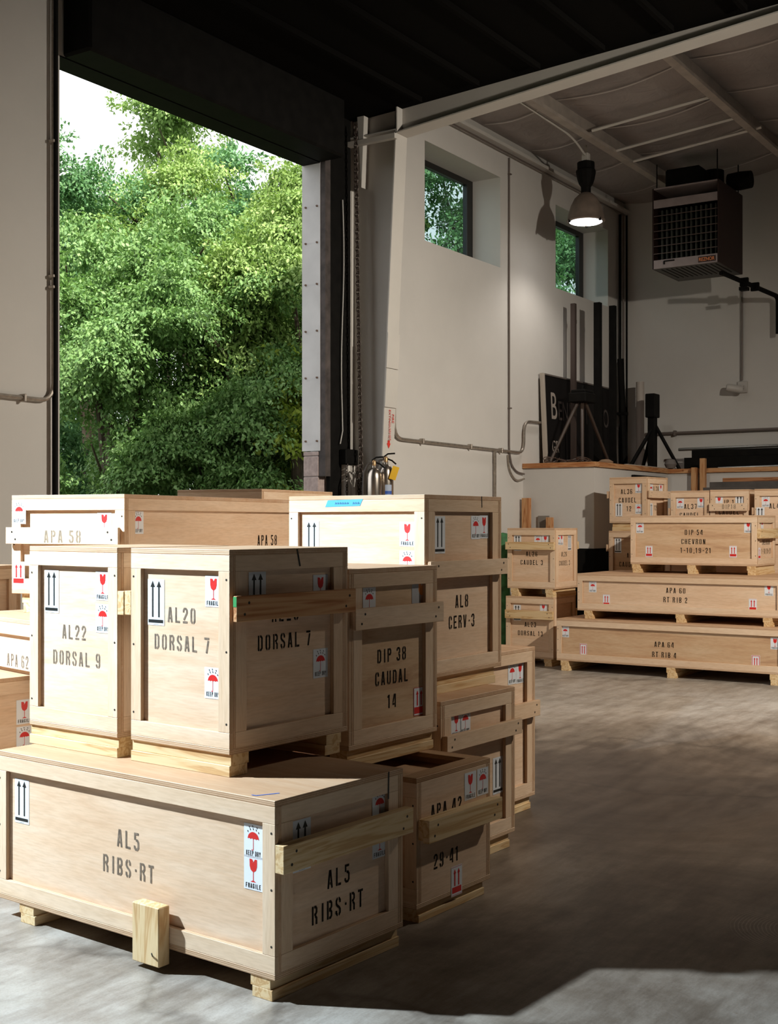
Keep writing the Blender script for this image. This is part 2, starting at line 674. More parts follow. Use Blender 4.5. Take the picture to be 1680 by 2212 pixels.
_oh = [(CX_ - GG, TT), (0.14, TT), (LL, 0.84), (LL, 0.16), (0.14, BB), (CX_ - GG, BB)]
_bar = [(LL, 1), (LL, 0)]
_barR = [(RR_, 1), (RR_, 0)]
_bowl = [(0.17, TT), (0.29, TT), (RR_, 0.84), (RR_, 0.65), (0.29, 0.54), (0.17, 0.54)]
_bowl2 = [(0.17, 0.46), (0.29, 0.46), (RR_, 0.35), (RR_, 0.16), (0.29, BB), (0.17, BB)]
_six = [[(CX_ - GG, TT), (0.14, TT), (LL, 0.84), (LL, 0.16), (0.14, BB), (CX_ - GG, BB)],
        [(RR_, 0.74), (RR_, 0.84), (0.29, TT), (CX_ + GG, TT)],
        [(CX_ + GG, BB), (0.29, BB), (RR_, 0.16), (RR_, 0.42), (0.29, 0.54), (0.18, 0.54)]]
GLYPH = {
    'A': [[(0.055, 0), (0.185, 1)], [(0.375, 0), (0.245, 1)], [(0.18, 0.27), (0.25, 0.27)]],
    'B': [_bar, _bowl, _bowl2],
    'C': [_oh, [(CX_ + GG, TT), (0.29, TT), (RR_, 0.84), (RR_, 0.68)], [(RR_, 0.32), (RR_, 0.16), (0.29, BB), (CX_ + GG, BB)]],
    'D': [_bar, [(0.18, TT), (0.27, TT), (RR_, 0.82), (RR_, 0.18), (0.27, BB), (0.18, BB)]],
    'E': [_bar, [(0.16, TT), (0.42, TT)], [(0.16, 0.5), (0.36, 0.5)], [(0.16, BB), (0.42, BB)]],
    'F': [_bar, [(0.16, TT), (0.42, TT)], [(0.16, 0.5), (0.36, 0.5)]],
    'G': [_oh, [(CX_ + GG, TT), (0.29, TT), (RR_, 0.84), (RR_, 0.70)], [(0.26, 0.44), (RR_, 0.44), (RR_, 0.16), (0.29, BB), (CX_ + GG, BB)]],
    'H': [_bar, _barR, [(0.15, 0.5), (0.28, 0.5)]],
    'I': [[(CX_, 1), (CX_, 0)]],
    'K': [_bar, [(0.16, 0.5), (0.37, 1)], [(0.2, 0.55), (0.38, 0)]],
    'L': [_bar, [(0.16, BB), (0.42, BB)]],
    'N': [_bar, _barR, [(0.12, 0.97), (0.31, 0.03)]],
    'O': [_oh, mir(_oh)],
    'P': [_bar, _bowl],
    'R': [_bar, _bowl, [(0.27, 0.46), (RR_, 0.33), (RR_, 0)]],
    'S': [[(RR_, 0.70), (RR_, 0.84), (0.29, TT), (CX_ + GG, TT)],
          [(CX_ - GG, TT), (0.14, TT), (LL, 0.84), (LL, 0.67), (0.14, 0.56), (0.29, 0.45), (RR_, 0.34), (RR_, 0.16), (0.29, BB), (CX_ + GG, BB)],
          [(CX_ - GG, BB), (0.14, BB), (LL, 0.16), (LL, 0.30)]],
    'T': [[(0.0, TT), (0.14, TT)], [(0.29, TT), (0.43, TT)], [(CX_, 1), (CX_, 0)]],
    'U': [[(LL, 1), (LL, 0.16), (0.14, BB), (CX_ - GG, BB)], mir([(LL, 1), (LL, 0.16), (0.14, BB), (CX_ - GG, BB)])],
    'V': [[(0.055, 1), (0.185, 0)], [(0.375, 1), (0.245, 0)]],
    'Y': [[(0.06, 1), (0.18, 0.48)], [(0.37, 1), (0.25, 0.48)], [(CX_, 0.42), (CX_, 0)]],
    '0': [_oh, mir(_oh)],
    '1': [[(0.10, 0.80), (0.19, 0.93)], [(0.26, 1), (0.26, 0)]],
    '2': [[(LL, 0.70), (LL, 0.84), (0.14, TT), (0.29, TT), (RR_, 0.84), (RR_, 0.66), (0.09, 0.20)], [(0.0, BB), (0.42, BB)]],
    '3': [[(LL, 0.74), (LL, 0.84), (0.14, TT), (0.29, TT), (RR_, 0.84), (RR_, 0.64), (0.26, 0.53)],
          [(0.26, 0.49), (RR_, 0.38), (RR_, 0.16), (0.29, BB), (0.14, BB), (LL, 0.16), (LL, 0.27)]],
    '4': [[(0.25, 1), (0.05, 0.36)], [(0.0, 0.25), (0.22, 0.25)], [(0.34, 1), (0.34, 0)]],
    '5': [[(0.40, TT), (0.09, TT), (0.09, 0.60)], [(0.17, 0.58), (0.29, 0.58), (RR_, 0.46), (RR_, 0.16), (0.29, BB), (0.14, BB), (LL, 0.16), (LL, 0.27)]],
    '6': _six,
    '7': [[(0.0, TT), (0.43, TT)], [(0.36, 0.82), (0.19, 0)]],
    '8': [[(CX_ - GG, TT), (0.14, TT), (LL, 0.84), (LL, 0.65), (0.13, 0.52), (LL, 0.40), (LL, 0.16), (0.14, BB), (CX_ - GG, BB)],
          mir([(CX_ - GG, TT), (0.14, TT), (LL, 0.84), (LL, 0.65), (0.13, 0.52), (LL, 0.40), (LL, 0.16), (0.14, BB), (CX_ - GG, BB)])],
    '9': [[(0.43 - x, 1 - y) for x, y in pl] for pl in _six],
    '·': [[(0.15, 0.5), (0.28, 0.5)]],
    '-': [[(0.10, 0.5), (0.33, 0.5)]],
    ',': [[(0.16, 0.06), (0.26, 0.06)], [(0.24, 0.06), (0.17, -0.12)]],
}
NARROW = {'·': 0.5, ',': 0.5, ' ': 0.40, '-': 0.62, 'I': 0.52, '1': 0.60}


def stroke2d(mb, pl, wd, tr, z, mi):
    P = [Vector(p) for p in pl]
    lft, rgt = [], []
    for i in range(len(P)):
        d0 = (P[i] - P[i - 1]).normalized() if i > 0 else None
        d1 = (P[i + 1] - P[i]).normalized() if i < len(P) - 1 else None
        if d0 is None:
            n, k = Vector((-d1.y, d1.x)), 1.0
        elif d1 is None:
            n, k = Vector((-d0.y, d0.x)), 1.0
        else:
            n0, n1 = Vector((-d0.y, d0.x)), Vector((-d1.y, d1.x))
            n = (n0 + n1).normalized()
            k = min(2.0, 1.0 / max(0.3, n.dot(n0)))
        lft.append(P[i] + n * wd / 2 * k)
        rgt.append(P[i] - n * wd / 2 * k)
    for i in range(len(P) - 1):
        q = [lft[i], rgt[i], rgt[i + 1], lft[i + 1]]
        mb.poly([(*tr(p), z) for p in q], mi)


def text_width(s, pitch=0.72):
    return sum(NARROW.get(c, pitch) for c in s) - (pitch - 0.43)


def text2d(mb, s, x0, y0, h, z, mi, wd=0.138, pitch=0.72, sx=1.0):
    x = 0.0
    for ch in s:
        adv = NARROW.get(ch, pitch)
        off = -(0.72 - adv) / 2 * (0.62 if ch in NARROW else 0) if ch in NARROW else 0.0
        if ch == '1':
            off = -0.09
        for pl in GLYPH.get(ch, []):
            stroke2d(mb, pl, wd, lambda p: (x0 + (x + off + p.x) * h * sx, y0 + p.y * h), z, mi)
        x += adv


def lettering(s, h):
    mb = MB()
    wt = text_width(s)
    text2d(mb, s, -wt * h / 2, -h / 2, h, 0.0, 0)
    return mb


# ------------------------------------------------------------------ paper labels (origin at the upper left corner)
def rect(mb, x0, y0, x1, y1, z, mi):
    mb.poly([(x0, y0, z), (x1, y0, z), (x1, y1, z), (x0, y1, z)], mi)


def arrow2d(mb, cx, y0, y1, hw, sw, z, mi):
    hd = hw * 1.9
    rect(mb, cx - sw / 2, y0, cx + sw / 2, y1 - hd * 0.9, z, mi)
    mb.poly([(cx - hw, y1 - hd, z), (cx + hw, y1 - hd, z), (cx, y1, z)], mi)


def glass2d(mb, cx, yt, s, z, mi):
    cup = [(-0.5, 0), (-0.15, -0.02), (-0.02, -0.22), (-0.12, -0.42), (0.12, -0.16), (0.2, 0), (0.5, 0), (0.48, -0.7), (0.36, -1.05), (0.12, -1.22),
           (-0.12, -1.22), (-0.36, -1.05), (-0.48, -0.7)]
    mb.poly([(cx + x * s, yt + y * s, z) for x, y in cup], mi)
    rect(mb, cx - 0.045 * s, yt - 2.1 * s, cx + 0.045 * s, yt - 1.2 * s, z, mi)
    mb.poly([(cx - 0.38 * s, yt - 2.22 * s, z), (cx + 0.38 * s, yt - 2.22 * s, z), (cx + 0.1 * s, yt - 2.08 * s, z), (cx - 0.1 * s, yt - 2.08 * s, z)], mi)


def umbrella2d(mb, cx, cy, r, z, mi, mk):
    pts = [(cx + r * math.cos(a), cy + r * 0.95 * math.sin(a), z) for a in [math.pi * k / 14 for k in range(15)]]
    sc = []
    for j in range(4):
        for k in range(1, 4):
            t = (j + k / 4.0) / 4.0 if False else (j + k / 4.0) / 4.0
            sc.append((cx - r + 2 * r * t, cy + 0.10 * r * math.sin(math.pi * (k / 4.0)), z))
        if j < 3:
            sc.append((cx - r + 2 * r * (j + 1) / 4.0, cy - 0.02 * r, z))
    mb.poly(pts + sc, mi)
    rect(mb, cx - 0.045 * r, cy - 1.25 * r, cx + 0.045 * r, cy + 0.1 * r, z, mi)
    hook = [(cx + 0.0, cy - 1.22 * r), (cx - 0.06 * r, cy - 1.38 * r), (cx - 0.2 * r, cy - 1.42 * r), (cx - 0.3 * r, cy - 1.3 * r)]
    stroke2d(mb, hook, 0.09 * r, lambda p: (p.x, p.y), z, mi)
    for k, (dx, dy) in enumerate([(-1.0, 1.0), (-0.55, 1.3), (0.0, 1.38), (0.55, 1.3), (1.0, 1.0), (-0.72, 1.62), (-0.1, 1.75), (0.7, 1.62)]):
        x, y = cx + dx * r * 0.95, cy + dy * r * 0.95
        stroke2d(mb, [(x - 0.05 * r, y + 0.13 * r), (x + 0.05 * r, y - 0.1 * r)], 0.13 * r, lambda p: (p.x, p.y), z, mk)


LZ = 0.0005
LABELS = {}


def make_labels():
    def done(key, name, mb):
        o = mb.build(name, [M_WHITE, M_RED, M_BLACK, M_GREYLAB, M_ORANGE], fix=False)
        LABELS[key] = (name, o.data)
        bpy.data.objects.remove(o)
    # keep dry
    mb = MB()
    W, H = 0.085, 0.112
    rect(mb, 0, -H, W, 0, 0, 0)
    umbrella2d(mb, W / 2, -0.050, 0.0255, LZ, 1, 2)
    tw = text_width('KEEP DRY') * 0.016 * 0.78
    text2d(mb, 'KEEP DRY', W / 2 - tw / 2, -0.104, 0.016, LZ, 2, 0.17, 0.72, 0.78)
    done('dry', 'keep_dry_label', mb)
    # fragile
    mb = MB()
    rect(mb, 0, -H, W, 0, 0, 0)
    glass2d(mb, W / 2, -0.010, 0.034, LZ, 1)
    tw = text_width('FRAGILE') * 0.0155 * 0.95
    text2d(mb, 'FRAGILE', W / 2 - tw / 2, -0.106, 0.0155, LZ, 2, 0.19, 0.72, 0.95)
    done('fra', 'fragile_label', mb)
    # faded fragile
    mb = MB()
    rect(mb, 0, -H, W, 0, 0, 3)
    glass2d(mb, W * 0.82, -0.004, 0.044, LZ, 4)
    done('fad', 'faded_label', mb)
    # black arrows over a bar
    mb = MB()
    W, H = 0.09, 0.172
    rect(mb, 0, -H, W, 0, 0, 0)
    for cx in (0.027, 0.061):
        arrow2d(mb, cx, -0.142, -0.006, 0.0125, 0.0085, LZ, 2)
    rect(mb, 0.004, -0.163, 0.084, -0.151, LZ, 2)
    rect(mb, 0.03, -0.169, 0.06, -0.1682, LZ, 2)
    done('arr', 'this_way_up_label', mb)
    # red arrows over a block, thin border
    mb = MB()
    W, H = 0.078, 0.12
    rect(mb, 0, -H, W, 0, 0, 0)
    for cx in (0.025, 0.053):
        arrow2d(mb, cx, -0.080, -0.012, 0.0095, 0.0085, LZ, 1)
    rect(mb, 0.006, -0.108, 0.072, -0.084, LZ, 1)
    rect(mb, 0.002, -0.005, 0.076, -0.0035, LZ, 1)
    rect(mb, 0.002, -0.1165, 0.076, -0.115, LZ, 1)
    done('red', 'red_arrow_label', mb)
    # framed version
    mb = MB()
    rect(mb, 0, -H, W, 0, 0, 0)
    arrow2d(mb, 0.026, -0.078, -0.012, 0.0095, 0.0085, LZ, 1)
    arrow2d(mb, 0.054, -0.078, -0.012, 0.0095, 0.0085, LZ, 1)
    rect(mb, 0.004, -0.112, 0.074, -0.084, LZ, 1)
    for a in ((0, -H, 0.002, 0), (W - 0.002, -H, W, 0), (0, -0.002, W, 0), (0, -H, W, -H + 0.002)):
        rect(mb, *a, LZ, 1)
    done('red1', 'red_arrow_label', mb)
    # outlined
    mb = MB()
    W, H = 0.08, 0.145
    rect(mb, 0, -H, W, 0, 0, 0)
    for cx in (0.028, 0.052):
        arrow2d(mb, cx, -0.105, -0.022, 0.0085, 0.0085, LZ, 1)
    rect(mb, 0.016, -0.118, 0.064, -0.112, LZ, 1)
    for a in ((0.004, -H + 0.004, 0.009, -0.004), (W - 0.009, -H + 0.004, W - 0.004, -0.004), (0.004, -0.009, W - 0.004, -0.004), (0.004, -H + 0.004, W - 0.004, -H + 0.009)):
        rect(mb, *a, LZ, 1)
    done('out', 'red_framed_label', mb)


make_labels()

# ------------------------------------------------------------------ crates
T = 0.018      # batten thickness
PN = 0.012     # panel thickness
BW = 0.057     # batten width
LID = 0.02
ROT_F = Matrix(((0, 0, -1), (-1, 0, 0), (0, 1, 0))).to_euler()
ROT_R = Matrix(((1, 0, 0), (0, 0, -1), (0, 1, 0))).to_euler()
_let = {}


def on_face(face, s, z, off):
    return (off, s, z) if face == 'F' else (s, off, z)


def crate(label, uv, rot, LF, LR, zb, h, sk, labs=(), txts=(), hds=(), skd='x', spos=None, tone='pale', framed_r=True,
          top_frame=False, screws=True, full=True, name='shipping_crate', skid_inset=0.03, group='plywood shipping crates', sidepanel='pale', lit_ink=False):
    root = empty(name, (uv[0], uv[1], zb - sk), math.radians(rot), label, 'crate', group)
    z0 = sk
    zt = sk + h
    E = T + PN
    lid_top = zt if not top_frame else zt - T
    # panels
    ti = 0.0
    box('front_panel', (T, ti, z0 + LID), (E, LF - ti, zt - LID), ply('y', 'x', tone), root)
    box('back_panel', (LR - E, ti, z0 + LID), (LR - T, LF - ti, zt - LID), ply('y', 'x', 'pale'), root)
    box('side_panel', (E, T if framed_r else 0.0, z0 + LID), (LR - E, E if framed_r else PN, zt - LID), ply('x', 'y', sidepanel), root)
    box('side_panel', (E, LF - E, z0 + LID), (LR - E, LF - T, zt - LID), ply('x', 'y', 'pale'), root)
    box('base', (0, 0, z0), (LR, LF, z0 + LID), ply('y', 'z', 'batten'), root)
    if top_frame:
        box('lid', (0.02, 0.02, zt - LID - 0.045), (LR - 0.02, LF - 0.02, zt - LID - 0.03), ply('y', 'z', 'pale'), root)
        wr = 0.075
        box('rail', (0, 0, zt - LID), (LR, wr, zt), ply('x', 'z', 'warm'), root)
        box('rail', (0, LF - wr, zt - LID), (LR, LF, zt), ply('x', 'z', 'warm'), root)
        box('rail', (0, wr, zt - LID), (wr, LF - wr, zt), ply('y', 'z', 'warm'), root)
        box('rail', (LR - wr, wr, zt - LID), (LR, LF - wr, zt), ply('y', 'z', 'warm'), root)
    else:
        box('lid', (0, 0, zt - LID), (LR, LF, zt), ply('y', 'z', 'pale'), root)
    # frames of rails and stiles
    zl, zh = z0 + LID, zt - LID
    bx_ = lambda a, b, g, th: None
    for x0, x1 in ((0, T), (LR - T, LR)):
        box('rail', (x0, 0, zh - BW), (x1, LF, zh), ply('y', 'x', 'batten'), root)
        box('rail', (x0, 0, zl), (x1, LF, zl + BW), ply('y', 'x', 'batten'), root)
        box('stile', (x0, 0, zl + BW), (x1, BW, zh - BW), ply('z', 'x', 'batten'), root)
        box('stile', (x0, LF - BW, zl + BW), (x1, LF, zh - BW), ply('z', 'x', 'batten'), root)
    for k, (y0, y1) in enumerate(((0, T), (LF - T, LF))):
        if k == 0 and not framed_r:
            continue
        box('rail', (E, y0, zh - BW), (LR - E, y1, zh), ply('x', 'y', 'batten'), root)
        box('rail', (E, y0, zl), (LR - E, y1, zl + BW), ply('x', 'y', 'batten'), root)
        box('stile', (E, y0, zl + BW), (E + BW, y1, zh - BW), ply('z', 'y', 'batten'), root)
        box('stile', (LR - E - BW, y0, zl + BW), (LR - E, y1, zh - BW), ply('z', 'y', 'batten'), root)
    # skids: two boards each
    if sk > 0.03:
        sw = 0.09
        if spos is None:
            spos = (0.015, (LF if skd == 'x' else LR) - 0.015 - sw)
        for p in spos:
            for k in range(2):
                a, b = k * sk / 2, (k + 1) * sk / 2
                ins = skid_inset
                j = 0.004 * (k - 0.5) * 2
                if skd == 'x':
                    box('skid_board', (ins, p + j, a), (LR - ins, p + sw + j, b), pine('x', 0), root)
                else:
                    box('skid_board', (p + j, ins, a), (p + sw + j, LF - ins, b), pine('y', 0), root)
    # handles
    for hd in hds:
        face, s0, s1, za, zb_, th, kind = hd
        s0, s1 = min(s0, s1), max(s0, s1)
        za += z0
        zb_ += z0
        mat_x = pine('x', 0) if kind == 'pine' else (pine('x', 1) if kind == 'red' else ply('x', 'y', 'batten'))
        mat_y = pine('y', 0) if kind == 'pine' else (pine('y', 1) if kind == 'red' else ply('y', 'x', 'batten'))
        layers = 1 if (kind == 'pine' and th < 0.05) else 2
        base_off = 0.0
        for k in range(layers):
            a, b = -th * k / layers, -th * (k + 1) / layers
            e = 0.0 if k == layers - 1 else 0.012
            nm = 'handle' if k == layers - 1 else 'handle_spacer'
            if face == 'F':
                box(nm, (a, s0 + e, za + e * 0.3), (b, s1 - e, zb_ - e * 0.3), mat_y, root)
            elif face == 'R':
                box(nm, (s0 + e, a, za + e * 0.3), (s1 - e, b, zb_ - e * 0.3), mat_x, root)
            elif face == 'L':
                box(nm, (s0 + e, LF - a, za + e * 0.3), (s1 - e, LF - b, zb_ - e * 0.3), mat_x, root)
            elif face == 'B':
                box(nm, (LR - a, s0 + e, za + e * 0.3), (LR - b, s1 - e, zb_ - e * 0.3), mat_y, root)
    # paper labels
    for k, (face, kind, s, z, surf) in enumerate(labs):
        nm, me = LABELS[kind]
        off = (0.0 if (surf or (face == 'R' and not framed_r)) else T) - 0.0012
        o = new_obj(nm, me, root, on_face(face, s, z + z0, off), ROT_F if face == 'F' else ROT_R)
        if kind == 'fad':
            o['label'] = 'faded grey label with orange print'
    # stencilled words
    for (face, s, pos, z, hh, off) in txts:
        mat = M_STENCIL_F if off < -0.03 else (M_STENCIL_L if ((face == 'F' and lit_ink) or off < 0) else M_STENCIL)
        sgn = -1 if face == 'F' else 1
        wt = text_width(s)
        x = 0.0
        for wd_ in s.split(' '):                      # one piece of lettering per word
            ww = text_width(wd_)
            key = (wd_, round(hh, 4), mat.name)
            if key not in _let:
                o = lettering(wd_, hh).build('stencil_lettering', mat, fix=False)
                _let[key] = o.data
                bpy.data.objects.remove(o)
            mid = (x + ww / 2 - wt / 2) * hh
            new_obj('stencil_lettering', _let[key], root, on_face(face, pos + sgn * mid, z + z0, off - 0.0009), ROT_F if face == 'F' else ROT_R)
            x += sum(NARROW.get(c, 0.72) for c in wd_) + NARROW[' ']
    # screw heads (too small to pick apart)
    if screws:
        mb = MB()

        def dot(face, s, z, off, r=0.0045):
            n = 7
            pts = []
            for k in range(n):
                a = 2 * math.pi * k / n
                p = (s + r * math.cos(a), z + r * math.sin(a))
                pts.append(on_face(face, p[0], p[1], off))
            mb.poly(pts)
        for zz in (zl + BW + 0.03, (zl + zh) / 2, zh - BW - 0.03):
            for s in (0.016, LF - 0.016):
                dot('F', s, zz, -0.0006)
        for hd in hds:
            face, s0, s1, za, zb_, th, kind = hd
            if face in 'FR':
                s0, s1 = min(s0, s1), max(s0, s1)
                for s in (s0 + 0.05, s1 - 0.05):
                    for q in (0.28, 0.72):
                        dot(face, s + (q - 0.5) * 0.05, z0 + za + (zb_ - za) * q, -th - 0.0006, 0.0055)
        o = mb.build('screw_heads', M_SCREW, root, fix=False)
        o['kind'] = 'stuff'
    return root


def mark(root, face, pts, wd, off, mat, name):
    """a stroke of marker pen on one face; pts in face metres (s, z)"""
    mb = MB()
    sgn = -1 if face == 'F' else 1
    P = [(sgn * s, z) for s, z in pts]
    stroke2d(mb, P, wd, lambda p: (p.x, p.y), 0.0, 0)
    return mb.build(name, mat, root, on_face(face, 0, 0, off - 0.001), ROT_F if face == 'F' else ROT_R, fix=False)


# ================================================================== THE ROOM
WALL_Y = 7.1          # inner face of the window wall
BACK_X = 17.1         # inner face of the far wall
X0, Y0 = -8.0, -9.0   # rear and right-hand walls, behind the camera

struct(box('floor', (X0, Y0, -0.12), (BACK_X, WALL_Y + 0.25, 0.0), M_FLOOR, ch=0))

# window wall: built from blocks around the door and the two window openings
D0, D1, DH = 6.39, 9.64, 5.02
W1, W2 = (11.56, 13.30), (14.83, 16.54)
WZ0, WZ1 = 4.63, 5.72
mb = MB()
th = 0.2
mb.box((X0, WALL_Y, 0), (D0, WALL_Y + th, 6.6))
mb.box((D0, WALL_Y, DH), (D1, WALL_Y + th, 6.6))
mb.box((D1 + 0.12, WALL_Y, 0), (10.15, WALL_Y + th, 6.6))
mb.box((D1 - 0.0, WALL_Y, DH), (D1 + 0.12, WALL_Y + th, 6.6))
tk = 0.45
for a, b in ((10.15, W1[0]), (W1[1], W2[0]), (W2[1], BACK_X + 0.3)):
    mb.box((a, WALL_Y, 0), (b, WALL_Y + tk, 6.6))
for a, b in (W1, W2):
    mb.box((a, WALL_Y, 0), (b, WALL_Y + tk, WZ0))
    mb.box((a, WALL_Y, WZ1), (b, WALL_Y + tk, 6.6))
struct(mb.build('wall_left', M_WALL))
struct(box('wall_back', (BACK_X, Y0, 0), (BACK_X + 0.3, WALL_Y, 7.9), M_WALL, ch=0))
struct(box('wall_right', (X0, Y0 - 0.2, 0), (BACK_X, Y0, 7.9), M_UNSEEN, ch=0))
struct(box('wall_rear', (X0 - 0.2, Y0, 0), (X0, WALL_Y, 7.9), M_UNSEEN, ch=0))

# windows: dark frame and tinted pane deep in each opening
for k, (a, b) in enumerate((W1, W2)):
    root = struct(empty('window_%d' % (k + 1), (a, WALL_Y + 0.38, WZ0)), 'tinted window in a deep white opening, ' + ('beside the steel column' if k == 0 else 'above the black poles'))
    wd, hh = b - a, WZ1 - WZ0
    M_FR = flat('window_frame_black', (0.012, 0.011, 0.010), 0.4)
    for nm, p, q in (('frame_stile', (0, 0, 0), (0.07, 0.06, hh)), ('frame_stile', (wd - 0.14, 0, 0), (wd, 0.06, hh)),
                     ('frame_rail', (0.07, 0, 0), (wd - 0.14, 0.06, 0.06)), ('frame_rail', (0.07, 0, hh - 0.07), (wd - 0.14, 0.06, hh))):
        box(nm, p, q, M_FR, root)
    box('pane', (0.07, 0.028, 0.06), (wd - 0.14, 0.034, hh - 0.07), M_GLASS, root, ch=0)

# roofs -----------------------------------------------------------
PITCH = 0.0932


def raf(y):                       # underside of the rafters
    return 5.33 + (6.55 - y) * PITCH


def roofz(y):                     # underside of the far bay's insulation
    return 6.22 + (WALL_Y - y) * PITCH


# far bay: draped insulation with seams
xs = np.linspace(10.3, BACK_X, 57)
purl = [4.55, 6.1, 3.0, 1.45, -0.1, -1.65, -3.2, -4.75, -6.3, -7.85]
ys = np.linspace(Y0, WALL_Y, 140)
vs, fs = [], []
edges = sorted(purl + [WALL_Y, Y0])


def ins_z(x, y):
    lo_ = max(e for e in edges if e <= y + 1e-6)
    hi_ = min([e for e in edges if e > y + 1e-6] or [lo_ + 1.5])
    t = (y - lo_) / (hi_ - lo_)
    bay = ((x - 10.3) % 1.22) / 1.22
    seam = max(0.0, 1 - min(bay, 1 - bay) / 0.05)
    return roofz(y) - 0.09 * math.sin(math.pi * t) * (0.45 + 0.45 * math.sin(math.pi * bay)) - 0.045 * seam * math.sin(math.pi * t)


for x in xs:
    for y in ys:
        vs.append((x, y, ins_z(x, y)))
ny = len(ys)
for i in range(len(xs) - 1):
    for j in range(ny - 1):
        fs.append((i * ny + j, i * ny + j + 1, (i + 1) * ny + j + 1, (i + 1) * ny + j))
me = bpy.data.meshes.new('ceiling')
me.from_pydata(vs, [], fs)
me.materials.append(M_INS)
me.polygons.foreach_set('use_smooth', [True] * len(me.polygons))
ceil = struct(new_obj('ceiling', me))
for k in range(1, 6):
    x = 10.3 + 1.22 * k
    mb = MB()
    yy = [1.0 + q * 0.06 for q in range(101)]
    zz = [ins_z(x, y) - 0.012 for y in yy]
    for q in range(100):
        mb.poly([(x - 0.014, yy[q], zz[q]), (x + 0.014, yy[q], zz[q]), (x + 0.014, yy[q + 1], zz[q + 1]), (x - 0.014, yy[q + 1], zz[q + 1])])
    mb.build('seam_tape', flat('pale_seam_tape', (0.62, 0.58, 0.55), 0.5), ceil)
# weathertight roof skin above both bays
mb = MB()
mb.prism([(WALL_Y + 0.5, 6.42), (Y0 - 0.2, 6.42 + 16.3 * PITCH), (Y0 - 0.2, 6.62 + 16.3 * PITCH), (WALL_Y + 0.5, 6.62)], 0, X0 - 0.2, BACK_X + 0.3)
struct(mb.build('ceiling_roof_skin', M_DECK))
# near bay: dark steel deck hung low between the frames
mb = MB()
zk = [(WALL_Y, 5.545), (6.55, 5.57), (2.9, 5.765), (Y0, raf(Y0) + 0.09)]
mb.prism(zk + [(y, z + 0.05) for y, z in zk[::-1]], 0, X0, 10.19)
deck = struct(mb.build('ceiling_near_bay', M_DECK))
for k in range(8):
    y = 6.2 - k * 0.62
    z = np.interp(y, [2.9, 6.55], [5.765, 5.57]) if y > 2.9 else raf(y) + 0.09
    box('deck_rib', (X0 + 0.1, y, z - 0.05), (10.05, y + 0.04, z), M_DECK, deck, ch=0)
# purlins of the far bay, parts of the ceiling
for y in purl[:6]:
    z = roofz(y)
    mb = MB()
    x0, x1 = 10.32, BACK_X
    mb.box((x0, y - 0.006, z - 0.24), (x1, y + 0.006, z))
    mb.box((x0, y - 0.09, z - 0.24), (x1, y - 0.006, z - 0.226))
    mb.box((x0, y - 0.09, z - 0.226), (x1, y - 0.082, z - 0.20))
    mb.box((x0, y + 0.006, z - 0.012), (x1, y + 0.075, z))
    mb.build('purlin', M_PURLIN, ceil)
mb = MB()
mb.box((10.32, WALL_Y - 0.10, roofz(WALL_Y) - 0.16), (BACK_X, WALL_Y - 0.0, roofz(WALL_Y) - 0.145))
mb.box((10.32, WALL_Y - 0.012, roofz(WALL_Y) - 0.145), (BACK_X, WALL_Y, roofz(WALL_Y)))
mb.box((10.32, WALL_Y - 0.10, roofz(WALL_Y) - 0.145), (BACK_X, WALL_Y - 0.094, roofz(WALL_Y) - 0.12))
mb.build('eave_strut', M_STEEL, ceil)

# tapered rigid frame: column and rafter
FX = 10.2
root = empty('steel_column', (FX, WALL_Y, 0), 0, 'white tapered steel column beside the tall loading door', 'column')


def cdep(z):
    return 0.29 + (z / 5.33) * 0.27


mb = MB()
mb.prism([(0, 0), (-cdep(0), 0), (-cdep(5.36), 5.36), (-cdep(5.36), 5.6), (0, 5.6)], 0, -0.005, 0.005)
mb.build('web', M_STEEL, root)
mb = MB()
mb.prism([(-cdep(0) - 0.012, 0), (-cdep(0), 0), (-cdep(5.36), 5.36), (-cdep(5.36) - 0.012, 5.36)], 0, -0.10, 0.10)
mb.build('inner_flange', M_STEEL, root)
box('outer_flange', (-0.045, -0.012, 0), (0.10, 0, 5.6), M_STEEL, root)
for z0, z1 in ((3.06, 3.40), (2.68, 3.05)):
    mb = MB()
    mb.prism([(-cdep(z0) - 0.026, z0), (-cdep(z0) - 0.012, z0), (-cdep(z1) - 0.012, z1), (-cdep(z1) - 0.026, z1)], 0, -0.112, 0.102)
    mb.build('splice_plate', M_STEEL, root)
mb = MB()
mb.prism([(-0.12, 5.55), (-0.2, 5.55), (-0.17, 4.85)], 0, -0.105, -0.005)
mb.build('stiffener', M_STEEL, root)
box('stiffener', (-0.10, -0.56, 5.35), (0.10, 0.0, 5.362), M_STEEL, root)
box('cross_bar', (-0.17, -0.60, 5.25), (-0.115, 0.12, 5.30), M_STEEL, root)
# red lettering with an arrow, down the flange
M_REDP = flat('red_paint', (0.6, 0.03, 0.02), 0.6)
mb = MB()
mb.poly([(-0.02, 0, 0.03), (-0.02, 0, 0), (-0.035, 0, 0), (0, 0, -0.05), (0.035, 0, 0), (0.02, 0, 0), (0.02, 0, 0.03)])
COLUMN = root
mb.build('red_arrow', M_REDP, root, (0.0, -cdep(2.3) - 0.016, 2.33), fix=False)

